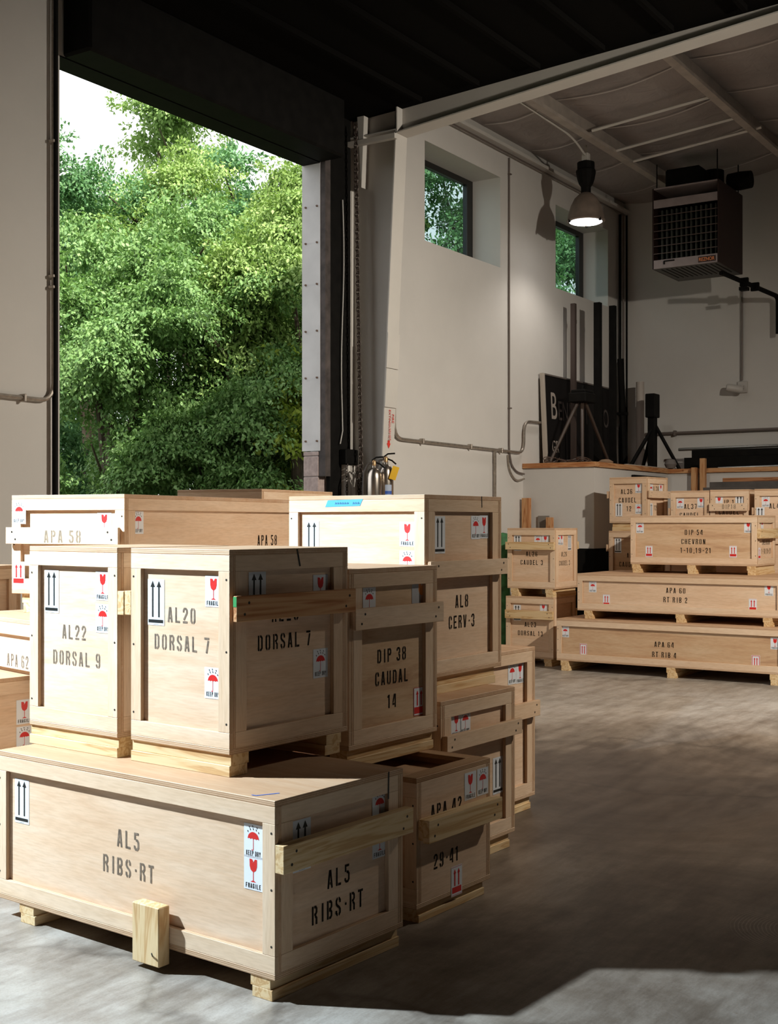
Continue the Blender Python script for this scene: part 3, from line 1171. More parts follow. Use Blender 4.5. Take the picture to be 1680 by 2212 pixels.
root = empty('roof_rafter', (FX, WALL_Y, 0), 0, 'white tapered steel rafter rising to the right from the column head', 'beam')
ya, yb = -0.02, -15.9
za = lambda y: raf(WALL_Y + y)
dep = lambda y: 0.62 + 0.012 * y
mb = MB()
mb.prism([(-0.5, za(-0.5)), (yb, za(yb)), (yb, za(yb) + dep(yb)), (-0.5, za(-0.5) + dep(-0.5))], 0, -0.005, 0.005)
mb.build('web', M_STEEL, root)
mb = MB()
mb.prism([(-0.55, za(-0.55) - 0.012), (yb, za(yb) - 0.012), (yb, za(yb)), (-0.55, za(-0.55))], 0, -0.10, 0.10)
mb.build('lower_flange', M_STEEL, root)
mb = MB()
mb.prism([(-0.5, za(-0.5) + dep(-0.5)), (yb, za(yb) + dep(yb)), (yb, za(yb) + dep(yb) + 0.012), (-0.5, za(-0.5) + dep(-0.5) + 0.012)], 0, -0.10, 0.10)
mb.build('upper_flange', M_STEEL, root)
box('stiffener', (-0.10, -0.585, za(-0.57)), (-0.005, -0.57, za(-0.57) + 0.6), M_STEEL, root)

# door: jamb channel over a block pier, header, rolled-up curtain hood, guide
mb = MB()
jz = 2.245
mb.box((D1, WALL_Y + 0.0, jz), (D1 + 0.008, WALL_Y + 0.215, DH))
mb.box((D1 + 0.008, WALL_Y + 0.205, jz), (D1 + 0.07, WALL_Y + 0.215, DH))
j = struct(mb.build('trim_1', flat('jamb_steel_paint', (0.56, 0.55, 0.55), 0.5, noise=0.12, scale=3)))
mb = MB()
for z in (2.34, 2.95, 3.4, 3.85, 4.25, 4.6):
    for y in (0.035, 0.17):
        mb.lathe([(0.0, 0.012), (0.009, 0.012), (0.011, 0.0)], (0, 0, 0), 6)
        n = len(mb.v) - 18
        for q in range(n, len(mb.v)):
            x_, y_, z_ = mb.v[q]
            mb.v[q] = (D1 - z_, WALL_Y + y + x_, z + y_)
o = mb.build('bolt_heads', flat('rusty_bolt', (0.12, 0.07, 0.045), 0.7), j)
o['kind'] = 'stuff'
pier = struct(empty('trim_2', (D1, WALL_Y, 0)), 'pinkish concrete block pier under the door jamb')
M_CMU = flat('pinkish_block', (0.40, 0.315, 0.295), 0.9, noise=0.18, scale=25)
for k in range(11):
    box('block', (0, 0.02, k * 0.2), (0.2, 0.2, k * 0.2 + 0.193), M_CMU, pier, ch=0.006)
box('mortar', (0.006, 0.026, 0), (0.194, 0.194, 2.24), flat('mortar', (0.25, 0.23, 0.22), 0.9), pier, ch=0)
box('block', (0, 0.02, 2.2), (0.12, 0.2, 2.238), M_CMU, pier, ch=0.004)

door = struct(empty('door_1', (D0, WALL_Y, DH)), 'tall loading door opening with its curtain rolled up')
box('curtain_hood', (0.02, -0.30, -0.01), (D1 - D0 + 0.0, -0.002, 0.545), M_DARK, door, ch=0.02)
box('lintel', (0, -0.002, -0.012), (D1 - D0, 0.205, 0.0), M_DARK, door, ch=0)
box('guide', (D1 - D0 + 0.005, -0.06, 2.0 - DH), (D1 - D0 + 0.09, 0.018, 0.45), flat('weathered_angle', (0.06, 0.048, 0.045), 0.8, noise=0.5, scale=8), door)
box('guide', (D1 - D0 + 0.095, -0.05, -DH), (D1 - D0 + 0.44, -0.002, 0.5), M_DARK, door)
box('guide', (-0.10, -0.07, -DH), (-0.075, -0.03, 0.5), M_DARK, door)
box('guide_cover', (D1 - D0 + 0.28, -0.11, -DH), (D1 - D0 + 0.36, -0.052, 2.12 - DH), M_STEEL, door)
box('guide_cover', (D1 - D0 + 0.37, -0.11, -DH), (D1 - D0 + 0.44, -0.052, 2.12 - DH), M_STEEL, door)
box('chain_wheel_box', (D1 - D0 + 0.24, -0.14, 2.12 - DH), (D1 - D0 + 0.45, -0.052, 2.27 - DH), M_DARK, door, ch=0.01)
# loose pale cable down the guide
mb = MB()
mb.tube([(D1 + 0.27 + 0.02 * math.sin(q * 0.33), WALL_Y - 0.075, 4.7 - q * 0.115) for q in range(19)] + [(D1 + 0.27, WALL_Y - 0.075, 2.45), (D1 + 0.23, WALL_Y - 0.075, 2.32)], 0.006, 6)
tag(mb.build('hanging_cable', flat('pale_cable', (0.5, 0.49, 0.47), 0.6), smooth=True), 'thin pale cable hanging down the black door guide', 'cable')


# chains -----------------------------------------------------------
def chain(path, pitch, wire, label, name='hoist_chain'):
    P = [Vector(p) for p in path]
    L = [0]
    for a, b in zip(P, P[1:]):
        L.append(L[-1] + (b - a).length)
    n = int(L[-1] / pitch)
    mb = MB()
    lk = pitch * 0.78
    for i in range(n):
        d = (i + 0.5) * pitch
        k = max(q for q in range(len(L) - 1) if L[q] <= d)
        t = (d - L[k]) / (L[k + 1] - L[k])
        c = P[k].lerp(P[k + 1], t)
        ax = (P[k + 1] - P[k]).normalized()
        side = ax.cross(Vector((0, 1, 0) if i % 2 else (1, 0.2, 0))).normalized()
        ring = []
        for q in range(8):
            a = 2 * math.pi * q / 8
            ring.append(c + ax * math.sin(a) * lk + side * math.cos(a) * lk * 0.52)
        nrm = ax.cross(side).normalized()
        vs, fs = [], []
        for q in range(8):
            out = (ring[q] - c).normalized()
            for (s1, s2) in ((1, 0), (0, 1), (-1, 0), (0, -1)):
                vs.append(ring[q] + out * wire * s1 + nrm * wire * s2)
        for q in range(8):
            q2 = (q + 1) % 8
            for e in range(4):
                e2 = (e + 1) % 4
                fs.append((q * 4 + e, q * 4 + e2, q2 * 4 + e2, q2 * 4 + e))
        mb.add(vs, fs)
    return tag(mb.build(name, flat('chain_steel', (0.035, 0.022, 0.016), 0.5, 0.4)), label, 'chain')


cx0, cy0 = 9.98, 6.93
chain([(cx0, cy0 - 0.01, 5.42), (cx0 + 0.02, cy0 - 0.03, 3.6), (cx0 + 0.06, cy0 - 0.06, 0.9)], 0.042, 0.0075, 'long rusty chain hanging beside the white steel column')
chain([(D1 + 0.27, WALL_Y - 0.125, 2.13), (D1 + 0.275, WALL_Y - 0.125, 0.9)], 0.026, 0.004, 'thin chain hanging under the black wheel box, nearer the door opening')
chain([(D1 + 0.44, WALL_Y - 0.13, 2.12), (D1 + 0.47, WALL_Y - 0.15, 1.55), (D1 + 0.5, WALL_Y - 0.15, 0.9)], 0.03, 0.005, 'thin slanting chain between the white guide covers and column')

# ledge in the corner ------------------------------------------------
LX, LY, LX2, LZ_ = 13.9, 6.146, 16.4, 2.23
mb = MB()
mb.box((LX, LY, 0), (BACK_X, WALL_Y, LZ_))
mb.box((LX2, Y0, 0), (BACK_X, LY, LZ_))
struct(mb.build('wall_ledge', M_LEDGE))
mb = MB()
mb.box((LX - 0.012, LY - 0.012, 0), (LX2, WALL_Y, 1.243))
mb.box((LX2 - 0.012, Y0, 0), (BACK_X, LY - 0.012, 1.243))
struct(mb.build('baseboard_ledge', M_DARKROUGH))
struct(box('trim_3', (LX - 0.03, LY - 0.03, LZ_), (LX + 0.10, WALL_Y - 0.005, LZ_ + 0.06), pine('y', 1)))
struct(box('trim_4', (LX + 0.10, LY - 0.03, LZ_), (LX2 + 0.02, LY + 0.10, LZ_ + 0.06), pine('x', 1)))
struct(box('trim_5', (LX2 - 0.03, -3.0, LZ_), (LX2 + 0.10, LY - 0.03, LZ_ + 0.06), pine('y', 1)))
box_l = struct(box('trim_6', (LX + 0.10, LY + 0.10, LZ_), (BACK_X, WALL_Y - 0.005, LZ_ + 0.055), pine('x', 2), ch=0))
box_l2 = struct(box('trim_7', (LX2 + 0.10, -3.0, LZ_), (BACK_X, LY + 0.10, LZ_ + 0.055), pine('y', 2), ch=0))
SHELF = LZ_ + 0.06
tag(box('wall_vent', (15.05, LY - 0.05, 2.05), (16.15, LY - 0.012, 2.17), M_DARK), 'narrow black vent strip on the white ledge wall under the wooden cap', 'vent')


# ================================================================== CONDUITS AND PIPES
def pipe(path, r, mat, label, cat='pipe', name='conduit', clamps=(), rb=0.10, fit=None):
    root = empty(name, path[0], 0, label, cat)
    o0 = Vector(path[0])
    rel = [Vector(p) - o0 for p in path]
    mb = MB()
    mb.tube(bend(rel, rb) if len(rel) > 2 else rel, r, 8)
    mb.build('tube', mat, root, smooth=True)
    for (p, ax) in clamps:
        q = Vector(p) - o0
        s = [r * 1.7] * 3
        s[ax] = r * 0.7
        box('clamp', tuple(q - Vector(s)), tuple(q + Vector(s)), mat, root, ch=0.003)
    return root


PY = WALL_Y - 0.035
pipe([(10.9, PY, 5.2), (10.9, PY, 2.435), (13.86, PY, 2.42), (13.86, PY, 2.82), (14.45, PY, 2.83)], 0.017, M_CONDUIT,
     'silvery conduit running low along the white wall from column to sign', clamps=[((11.45, PY, 2.435), 0), ((12.5, PY, 2.43), 0), ((13.25, PY, 2.423), 0), ((10.9, PY, 3.1), 2), ((10.9, PY, 3.6), 2)], rb=0.16)
pipe([(13.1, PY, 2.42), (13.1, PY, 0.3)], 0.018, M_CONDUIT, 'short vertical conduit dropping behind the crate with blue tape')
pipe([(13.5, PY + 0.02, 6.0), (13.5, PY + 0.02, 2.36), (13.62, PY + 0.02, 2.18), (13.86, PY - 0.0, 2.16)], 0.012, M_CONDUIT_D, 'thin dark conduit down the wall between the two windows', clamps=[((13.5, PY + 0.01, 5.8), 2), ((13.5, PY + 0.01, 2.95), 2)], rb=0.15)
pipe([(13.46, PY + 0.015, 2.38), (13.48, PY + 0.015, 2.2), (13.66, PY + 0.015, 2.06), (13.86, PY - 0.0, 2.10)], 0.012, M_CONDUIT, 'thin bent conduit stub curving into the white ledge', rb=0.1)
pipe([(6.30, PY, 5.4), (6.30, PY, 2.445), (3.0, PY, 2.46)], 0.016, M_CONDUIT, 'silvery conduit bending beside the left edge of the door opening', clamps=[((6.30, PY, 4.35), 2), ((6.30, PY, 3.28), 2), ((6.30, PY, 3.36), 2), ((6.02, PY, 2.446), 0)], rb=0.13)
pipe([(10.32, WALL_Y - 0.06, 6.02), (17.0, WALL_Y - 0.06, 6.02)], 0.012, M_CONDUIT_D, 'dark thin conduit under the eave along the wall top')
for k, (dx, r) in enumerate(((0.0, 0.022), (0.055, 0.016), (0.10, 0.016))):
    pipe([(16.86 + dx, WALL_Y - 0.05 - 0.03 * k, 2.3), (16.86 + dx, WALL_Y - 0.05 - 0.03 * k, 6.0)], r, M_DARK if k != 1 else M_CONDUIT_D,
         ('thickest dark riser pipe in the far corner', 'grey riser pipe in the far corner, middle of three', 'thin black riser pipe in the corner, rightmost of three')[k])
BX = BACK_X - 0.04
pipe([(BX, 6.75, 2.83), (BX, -3.0, 2.83)], 0.022, M_CONDUIT_D, 'dark horizontal pipe along the far wall above the ledge', clamps=[((BX, 6.3, 2.83), 1)])
pipe([(BX, 5.34, 4.9), (BX, 5.34, 3.52)], 0.016, M_CONDUIT_D, 'thin conduit dropping down the far wall to the security camera')
# gas pipe of the heater
gas = pipe([(15.6, 5.14, 4.735), (15.66, 5.125, 4.733), (16.9, 4.80, 4.60), (16.9, 4.80, 4.10)], 0.032, M_DARK, 'black gas pipe leaving the unit heater toward the far wall', rb=0.08,
           clamps=[((16.1, 5.01, 4.69), 0), ((16.35, 4.945, 4.66), 0), ((16.1, 5.01, 4.60), 2)])
# security camera
root = empty('security_camera', (BACK_X, 5.34, 3.42), 0, 'small white security camera on the far wall below its conduit', 'camera')
M_CAMW = flat('camera_casing', (0.5, 0.47, 0.44), 0.5)
box('wall_plate', (-0.03, -0.07, -0.07), (0, 0.07, 0.09), M_CAMW, root, ch=0.006)
box('arm', (-0.12, -0.03, -0.02), (-0.03, 0.03, 0.03), M_CAMW, root, ch=0.006)
mb = MB()
mb.lathe([(0.0, -0.12), (0.045, -0.12), (0.055, -0.09), (0.055, 0.08), (0.04, 0.1), (0, 0.1)], (0, 0, 0), 14)
mb.build('housing', M_CAMW, root, (-0.15, 0.06, -0.02), (math.radians(100), 0, math.radians(25)), smooth=True)

# struts under the purlins
for k, (x, ya_, yb_) in enumerate(((13.4, 5.95, 4.55), (14.26, 6.05, 4.5), (14.8, 6.05, 4.4))):
    mb = MB()
    mb.tube([(x, ya_, roofz(ya_) - 0.215), (x, yb_, roofz(yb_) - 0.215)], 0.02, 4)
    tag(mb.build('ceiling_strut', M_STEEL), ('white ceiling strut nearest the dome lamp', 'white ceiling strut carrying the heater, nearer one', 'white ceiling strut carrying the heater, farther one')[k], 'strut')

# ================================================================== DOME LAMP
root = empty('high_bay_lamp', (13.94, 6.27, 5.20), 0, 'lit dome lamp with dark ballast hanging from the far bay ceiling', 'lamp')
M_REFL = flat('lamp_reflector', (0.20, 0.155, 0.125), 0.45, 0.3, noise=0.2)
mb = MB()
prof = [(0.225, 0.0), (0.235, 0.012), (0.225, 0.03), (0.215, 0.09), (0.185, 0.19), (0.14, 0.28), (0.085, 0.335), (0.06, 0.35)]
mb.lathe(prof + [(0.055, 0.345), (0.08, 0.325), (0.13, 0.272), (0.175, 0.185), (0.205, 0.088), (0.215, 0.02)], (0, 0, 0), 32)
mb.build('reflector', M_REFL, root, smooth=True)
mb = MB()
mb.lathe([(0.0, -0.03), (0.1, -0.024), (0.18, -0.008), (0.222, 0.012), (0.20, 0.02), (0.0, 0.02)], (0, 0, 0), 32)
mb.build('lens', flat('lit_lens', (1.0, 0.98, 0.95), 0.3, emit=9.0), root, smooth=True)
mb = MB()
mb.lathe([(0.06, 0.34), (0.06, 0.42), (0.085, 0.46), (0.105, 0.52), (0.12, 0.60), (0.12, 0.62), (0.105, 0.64), (0.105, 0.72), (0.05, 0.74), (0.02, 0.74)], (0, 0, 0), 12)
mb.build('ballast', M_DARK, root)
box('junction_box', (-0.04, -0.04, 0.74), (0.04, 0.04, 0.83), M_STEEL, root, ch=0.004)
mb = MB()
mb.tube([(0, 0, 0.82), (0, 0, 0.93)], 0.012, 6)
mb.build('hook', M_CONDUIT, root)
for a in (0.4, 2.5, 4.4):
    box('lens_clip', (0.222 * math.cos(a) - 0.012, 0.222 * math.sin(a) - 0.012, -0.02), (0.222 * math.cos(a) + 0.012, 0.222 * math.sin(a) + 0.012, 0.02), M_DARK, root, ch=0.003)
mb = MB()
mb.tube([(0, 0, -0.05), (0, 0, -0.028)], 0.01, 6)
mb.build('lens_knob', flat('brass_knob', (0.5, 0.35, 0.2), 0.4, 0.5), root)
pipe([(11.0, 6.15, roofz(6.15) - 0.21), (13.4, 6.2, roofz(6.2) - 0.22), (13.9, 6.26, 6.0)], 0.012, M_STEEL, 'thin pale conduit along the purlin feeding the dome lamp', rb=0.25)
pl = bpy.data.lights.new('high_bay_bulb', 'SPOT')
pl.energy = 60
pl.spot_size = math.radians(130)
pl.spot_blend = 0.6
pl.shadow_soft_size = 0.15
pl.color = (1, 0.93, 0.85)
po = bpy.data.objects.new('high_bay_bulb', pl)
COL.objects.link(po)
po.location = (13.94, 6.27, 5.13)

# ================================================================== UNIT HEATER
HX, HY_, HZ = 15.15, 5.03, 4.79
HW, HH, HD = 0.868, 1.03, 0.95
root = empty('unit_heater', (HX, HY_, HZ), 0, 'dark brown gas unit heater with louvred front hanging from the ceiling', 'heater')
M_HEAT = flat('brown_heater_enamel', (0.022, 0.010, 0.008), 0.5, spec=0.25)
M_HEATG = flat('heater_grey_panel', (0.24, 0.20, 0.195), 0.45, noise=0.1)
box('side_casing', (0, 0, 0), (HD, 0.02, HH), M_HEAT, root, ch=0.004)
box('side_casing', (0, HW - 0.02, 0), (HD, HW, HH), M_HEAT, root, ch=0.004)
box('top_casing', (0.0, 0.02, HH - 0.02), (HD, HW - 0.02, HH), M_HEATG, root, ch=0.004)
box('back_casing', (HD - 0.02, 0.02, 0.02), (HD, HW - 0.02, HH - 0.02), M_DARK, root, ch=0)
box('front_band', (0.0, 0.02, HH - 0.26), (0.012, HW - 0.02, HH - 0.155), M_HEATG, root)
box('front_band', (0.0, 0.02, 0.0), (0.012, HW - 0.02, 0.11), M_HEATG, root)
box('bottom_grille', (0.012, 0.02, 0.0), (HD, HW - 0.02, 0.012), flat('heater_bottom', (0.09, 0.088, 0.078), 0.6), root)
for k in range(12):
    y = 0.06 + k * 0.064
    box('grille_slot', (0.08, y, -0.004), (0.7, y + 0.014, 0.0), M_DARK, root, ch=0)
for k in range(6):
    z = 0.19 + k * 0.096
    mb = MB()
    mb.tube([(0.0, 0.02, z), (0.0, HW - 0.02, z)], 0.006, 5)
    mb.build('louvre_bar', flat('louvre', (0.10, 0.07, 0.06), 0.5, 0.2), root)
for k in range(12):
    y = 0.06 + k * 0.064
    box('heat_tube', (0.09, y, 0.11), (0.3, y + 0.02, HH - 0.27), flat('heat_tube_steel', (0.035, 0.038, 0.030), 0.5, 0.2), root, ch=0.003)
box('badge', (-0.006, 0.04, 0.018), (0.0, 0.262, 0.088), flat('badge_brown', (0.03, 0.011, 0.008), 0.4), root)
box('lever', (-0.02, HW - 0.30, 0.078), (-0.001, HW - 0.16, 0.092), M_DARK, root, ch=0.004)
box('lever', (-0.02, HW - 0.172, 0.045), (-0.001, HW - 0.155, 0.09), M_DARK, root, ch=0.004)


def font_mesh(txt, size, mat, name, parent, loc, rot, extrude=0.001, xs_=1.0):
    cu = bpy.data.curves.new('t', 'FONT')
    cu.body = txt
    cu.size = size
    cu.extrude = extrude
    cu.align_x = 'LEFT'
    ob = bpy.data.objects.new('t', cu)
    COL.objects.link(ob)
    dg = bpy.context.evaluated_depsgraph_get()
    me_ = bpy.data.meshes.new_from_object(ob.evaluated_get(dg))
    bpy.data.objects.remove(ob)
    me_.materials.clear()
    me_.materials.append(mat)
    for v_ in me_.vertices:
        v_.co.x *= xs_
    return new_obj(name, me_, parent, loc, rot)


font_mesh('REZNOR', 0.062, flat('badge_orange', (0.8, 0.28, 0.09), 0.5), 'badge_lettering', root, (-0.0075, 0.254, 0.032), ROT_F, xs_=0.82)
for (a, b) in ((0.06, 0.04), (0.06, HW - 0.04), (HD - 0.06, 0.04), (HD - 0.06, HW - 0.04)):
    mb = MB()
    mb.tube([(a, b, HH), (a, b, roofz(HY_ + b) - 0.2 - HZ)], 0.008, 6)
    mb.build('hanger_rod', M_DARK, root)
mb = MB()
mb.lathe([(0.0, 0.0), (0.13, 0.0), (0.13, 0.3), (0.0, 0.3)], (0, 0, 0), 16)
mb.build('flue', M_DARK, root, (HD - 0.25, 0.3, HH))
mb = MB()
mb.lathe([(0.0, -0.15), (0.11, -0.15), (0.12, 0.0), (0.11, 0.15), (0, 0.15)], (0, 0, 0), 14)
mb.build('blower_motor', M_DARK, root, (HD - 0.05, 0.02, HH + 0.18), (math.radians(90), 0, 0))
box('draft_hood', (0.22, 0.32, HH), (0.6, 0.78, HH + 0.28), M_DARK, root, ch=0.02)
font_mesh('FIRE', 0.05, M_REDP, 'red_lettering', COLUMN, (0.035, -cdep(2.6) - 0.018, 2.62), (math.radians(90), math.radians(90), 0), 0.0005)
font_mesh('EXTINGUISHER', 0.045, M_REDP, 'red_lettering', COLUMN, (-0.02, -cdep(2.6) - 0.018, 2.66), (math.radians(90), math.radians(90), 0), 0.0005)

# ================================================================== FIRE EXTINGUISHERS
M_SS = flat('brushed_stainless', (0.52, 0.46, 0.40), 0.28, 1.0)
M_RUB = flat('hose_rubber', (0.03, 0.02, 0.015), 0.5)


def extinguisher(loc, rz, label):
    root = empty('fire_extinguisher', loc, rz, label, 'extinguisher', 'fire extinguishers on the column')
    r = 0.075
    mb = MB()
    mb.lathe([(0.0, 0.0), (r * 0.85, 0.0), (r, 0.02), (r, 0.40), (r * 0.93, 0.44), (r * 0.72, 0.475), (r * 0.4, 0.495), (0.024, 0.50), (0.024, 0.52), (0.0, 0.52)], n=24)
    mb.build('cylinder', M_SS, root, smooth=True)
    mb = MB()
    mb.lathe([(0.0, 0.515), (0.02, 0.515), (0.022, 0.56), (0.012, 0.575), (0, 0.575)], n=10)
    mb.build('valve', flat('brass_valve', (0.42, 0.25, 0.12), 0.35, 0.8), root, smooth=True)
    mb = MB()
    mb.tube([(-0.02, 0, 0.57), (0.02, 0, 0.60), (0.09, 0, 0.605)], 0.008, 5)
    mb.build('handle', M_DARK, root)
    mb = MB()
    mb.tube([(0.01, 0, 0.555), (0.06, 0, 0.535), (0.10, 0, 0.50)], 0.008, 5)
    mb.build('lever', M_DARK, root)
    mb = MB()
    mb.tube([(-0.015, -0.01, 0.55), (-0.06, -0.02, 0.535), (-0.098, -0.03, 0.45), (-0.105, -0.03, 0.30), (-0.10, -0.03, 0.10), (-0.098, -0.03, 0.02)], 0.011, 7)
    mb.build('hose', M_RUB, root, smooth=True)
    return root, r


def wrap_label(root, r, a0, a1, z0, z1, mat, name, off=0.0008):
    mb = MB()
    n = 8
    for k in range(n):
        p, q = a0 + (a1 - a0) * k / n, a0 + (a1 - a0) * (k + 1) / n
        R = r + off
        mb.poly([(R * math.cos(p), R * math.sin(p), z0), (R * math.cos(q), R * math.sin(q), z0), (R * math.cos(q), R * math.sin(q), z1), (R * math.cos(p), R * math.sin(p), z1)])
    return mb.build(name, mat, root, smooth=True)


ex, r = extinguisher((10.075, 6.63, 1.62), math.radians(-57), 'stainless fire extinguisher with a yellow tag, nearer of the pair on the column')
wrap_label(ex, r, math.radians(-95), math.radians(-42), 0.02, 0.30, flat('pale_blue_label', (0.34, 0.40, 0.52), 0.5), 'body_label')
wrap_label(ex, r, math.radians(-95), math.radians(-42), 0.21, 0.24, flat('blue_band', (0.02, 0.08, 0.38), 0.5), 'label_band', 0.0014)
wrap_label(ex, r, math.radians(-150), math.radians(-122), 0.25, 0.34, flat('cream_label', (0.6, 0.6, 0.55), 0.5), 'inspection_label')
tg = box('tag', (0.03, -0.084, 0.36), (0.095, -0.082, 0.49), flat('yellow_tag', (0.72, 0.42, 0.02), 0.6), ex, ch=0)
tg.rotation_euler = (0, math.radians(18), 0)
ex2, r = extinguisher((9.915, 6.66, 1.58), math.radians(-57), 'stainless fire extinguisher half hidden behind the tagged one on the column')

# ================================================================== THINGS ON THE LEDGE
M_SIGN = flat('black_sign_board', (0.006, 0.005, 0.005), 0.5, spec=0.15)
root = empty('leaning_sign', (14.35, 6.98, SHELF), 0, 'black sign board with cream serif lettering leaning on the wall', 'sign')
root.rotation_euler = (math.radians(-2.5), 0, 0)
box('board', (0, 0, 0.0), (2.25, 0.03, 1.15), M_SIGN, root)
M_SFR = flat('sign_frame', (0.40, 0.35, 0.30), 0.5)
for a, b in (((-0.05, -0.01, 0), (0, 0.04, 1.17)), ((2.25, -0.01, 0), (2.28, 0.04, 1.17)), ((0, -0.01, 1.15), (2.25, 0.04, 1.17))):
    box('frame', a, b, M_SFR if a[0] < 0 else flat('sign_frame_dark', (0.12, 0.10, 0.09), 0.6), root)
M_SLET = flat('sign_lettering', (0.30, 0.26, 0.23), 0.6)
M_SLET2 = flat('sign_lettering_worn', (0.07, 0.055, 0.05), 0.6)
for txt, x, z, size, m_ in (('B', 0.14, 0.60, 0.50, M_SLET), ('ENN', 0.36, 0.60, 0.36, M_SLET2), ('I', 1.22, 0.60, 0.36, M_SLET2), ('IN', 1.52, 0.60, 0.36, M_SLET2), ('OOD', 1.80, 0.60, 0.36, M_SLET2), ('GR', 0.14, 0.17, 0.22, M_SLET)):
    font_mesh(txt, size, m_, 'lettering', root, (x, -0.003, z), ROT_R, 0.001, 0.7)

poles = [(14.95, 6.90, 0.030, 4.42, 'slim brown pole leaning on the wall behind the sign', flat('brown_pole', (0.05, 0.035, 0.03), 0.5)),
         (15.32, 6.72, 0.042, 4.47, 'tall thick black pole standing in front of the sign, left one', M_DARK),
         (15.82, 6.72, 0.040, 4.50, 'tall thick black pole standing in front of the sign, right one', M_DARK)]
for x, y, r_, z, lb, m_ in poles:
    root = empty('upright_pole', (x, y, SHELF), 0, lb, 'pole')
    mb = MB()
    mb.box((-r_, -r_, 0), (r_, r_, z - SHELF))
    mb.build('post', m_, root)
    box('foot_plate', (-r_ * 1.8, -r_ * 1.8, 0), (r_ * 1.8, r_ * 1.8, 0.01), M_DARK, root)
    box('bracket', (r_, -0.02, (z - SHELF) * 0.88), (r_ + 0.03, 0.02, (z - SHELF) * 0.88 + 0.05), M_DARK, root)


def tripod(loc, hz, spread, lb, mat):
    root = empty('survey_tripod', loc, 0, lb, 'tripod')
    box('head', (-0.16, -0.12, hz - 0.16), (0.16, 0.12, hz - 0.04), M_DARK, root, ch=0.01)
    box('head_plate', (-0.13, -0.10, hz - 0.04), (0.13, 0.10, hz), M_DARK, root, ch=0.01)
    for a, rr in spread:
        mb = MB()
        mb.tube([(0.06 * math.cos(a), 0.06 * math.sin(a), hz - 0.14), (rr * math.cos(a), rr * math.sin(a), 0.0)], 0.022, 6, radii=[0.026, 0.018])
        mb.build('leg', mat, root)
    mb = MB()
    mb.tube([(0, 0, hz - 0.16), (0, 0, 0.12)], 0.012, 6)
    mb.build('centre_post', M_CONDUIT, root)
    mb = MB()
    mb.tube([(0.0, 0, hz), (0.03, 0, hz + 0.06), (0.06, 0, hz + 0.04)], 0.012, 5)
    mb.build('clamp', M_DARK, root)
    return root


M_TLEG = flat('brown_tripod_leg', (0.045, 0.028, 0.02), 0.5)
tripod((14.60, 6.62, SHELF), 0.95, [(math.radians(150), 0.50), (math.radians(-12), 0.62), (math.radians(205), 0.52)], 'brown tripod standing on the ledge in front of the sign', M_TLEG)
root = empty('folded_light_stand', (16.45, 6.40, SHELF), 0, 'black light stand with a slanting leg at the ledge corner', 'stand')
box('column', (-0.06, -0.05, 0), (0.06, 0.05, 1.02), M_DARK, root, ch=0.008)
box('head', (-0.10, -0.07, 0.72), (0.10, 0.07, 1.05), M_DARK, root, ch=0.01)
for p, q in (((0.05, -0.02, 0.62), (0.14, -0.34, 0.0)), ((-0.04, 0, 0.55), (-0.25, 0.25, 0.0)), ((0, 0.02, 0.50), (0.12, 0.2, 0.0))):
    mb = MB()
    mb.tube([p, q], 0.028, 6)
    mb.build('leg', M_DARK, root)
box('clamp', (0.06, -0.03, 0.92), (0.16, 0.03, 0.95), M_DARK, root)
root = empty('cardboard_tube', (16.80, 6.72, SHELF), 0, 'pale upright tube standing in the far corner', 'tube')
mb = MB()
mb.lathe([(0.05, 0.0), (0.058, 0.0), (0.058, 1.27), (0.05, 1.27), (0.05, 0.0)], n=20)
mb.build('wall', flat('pale_tube', (0.42, 0.37, 0.33), 0.6), root, smooth=True)
mb = MB()
mb.lathe([(0, 0.0), (0.05, 0.0), (0.05, 0.02), (0, 0.02)], n=20)
mb.build('end_cap', M_SFR, root)
root = empty('black_pipe_bundle', (16.72, 6.92, SHELF), 0, 'tall leaning black tube beside the corner risers', 'tube')
mb = MB()
mb.tube([(0, 0, 0), (-0.06, 0.04, 1.6)], 0.05, 8)
mb.build('tube', M_DARK, root)
box('strap', (-0.09, -0.04, 0.8), (0.03, 0.08, 0.84), M_DARKROUGH, root)

for k, (dx, dz, y0, y1, hh) in enumerate(((0.20, 0.0, 3.6, 6.0, 0.16), (0.36, 0.0, 2.8, 5.85, 0.24), (0.22, 0.16, 3.2, 5.9, 0.10))):
    root = empty('steel_channel', (LX2 + dx, y0, SHELF + dz), 0, ('long black steel channel along the front of the ledge', 'deepest black steel channel lying against the far wall on the ledge', 'black steel channel stacked on top of another on the ledge')[k], 'channel')
    box('web', (0.0, 0, 0), (0.12, y1 - y0, 0.012), M_DARK, root)
    box('flange', (0.0, 0, 0.012), (0.012, y1 - y0, hh), M_DARK, root)
    box('flange', (0.108, 0, 0.012), (0.12, y1 - y0, hh), M_DARK, root)
for k, (dx, dz, y0, y1, r_) in enumerate(((0.26, 0.30, 3.0, 6.1, 0.022), (0.13, 0.02, 4.0, 5.5, 0.02))):
    mb = MB()
    mb.tube([(LX2 + dx, y0, SHELF + dz), (LX2 + dx, y1, SHELF + dz - 0.02)], r_, 8)
    tag(mb.build('steel_tube', flat('dull_steel_tube', (0.16, 0.16, 0.15), 0.35, 0.7)), ('long dull steel tube lying on top of the black channels', 'short dull steel tube lying at the front of the ledge')[k], 'tube')
mb = MB()
mb.lathe([(0.0, 0.0), (0.06, 0.015), (0.085, 0.07), (0.06, 0.13), (0.0, 0.15)], n=16)
tag(mb.build('rag_ball', flat('grey_cloth', (0.16, 0.14, 0.13), 0.9), None, (16.48, 6.15, SHELF), smooth=True), 'balled grey cloth at the inside corner of the ledge', 'cloth')
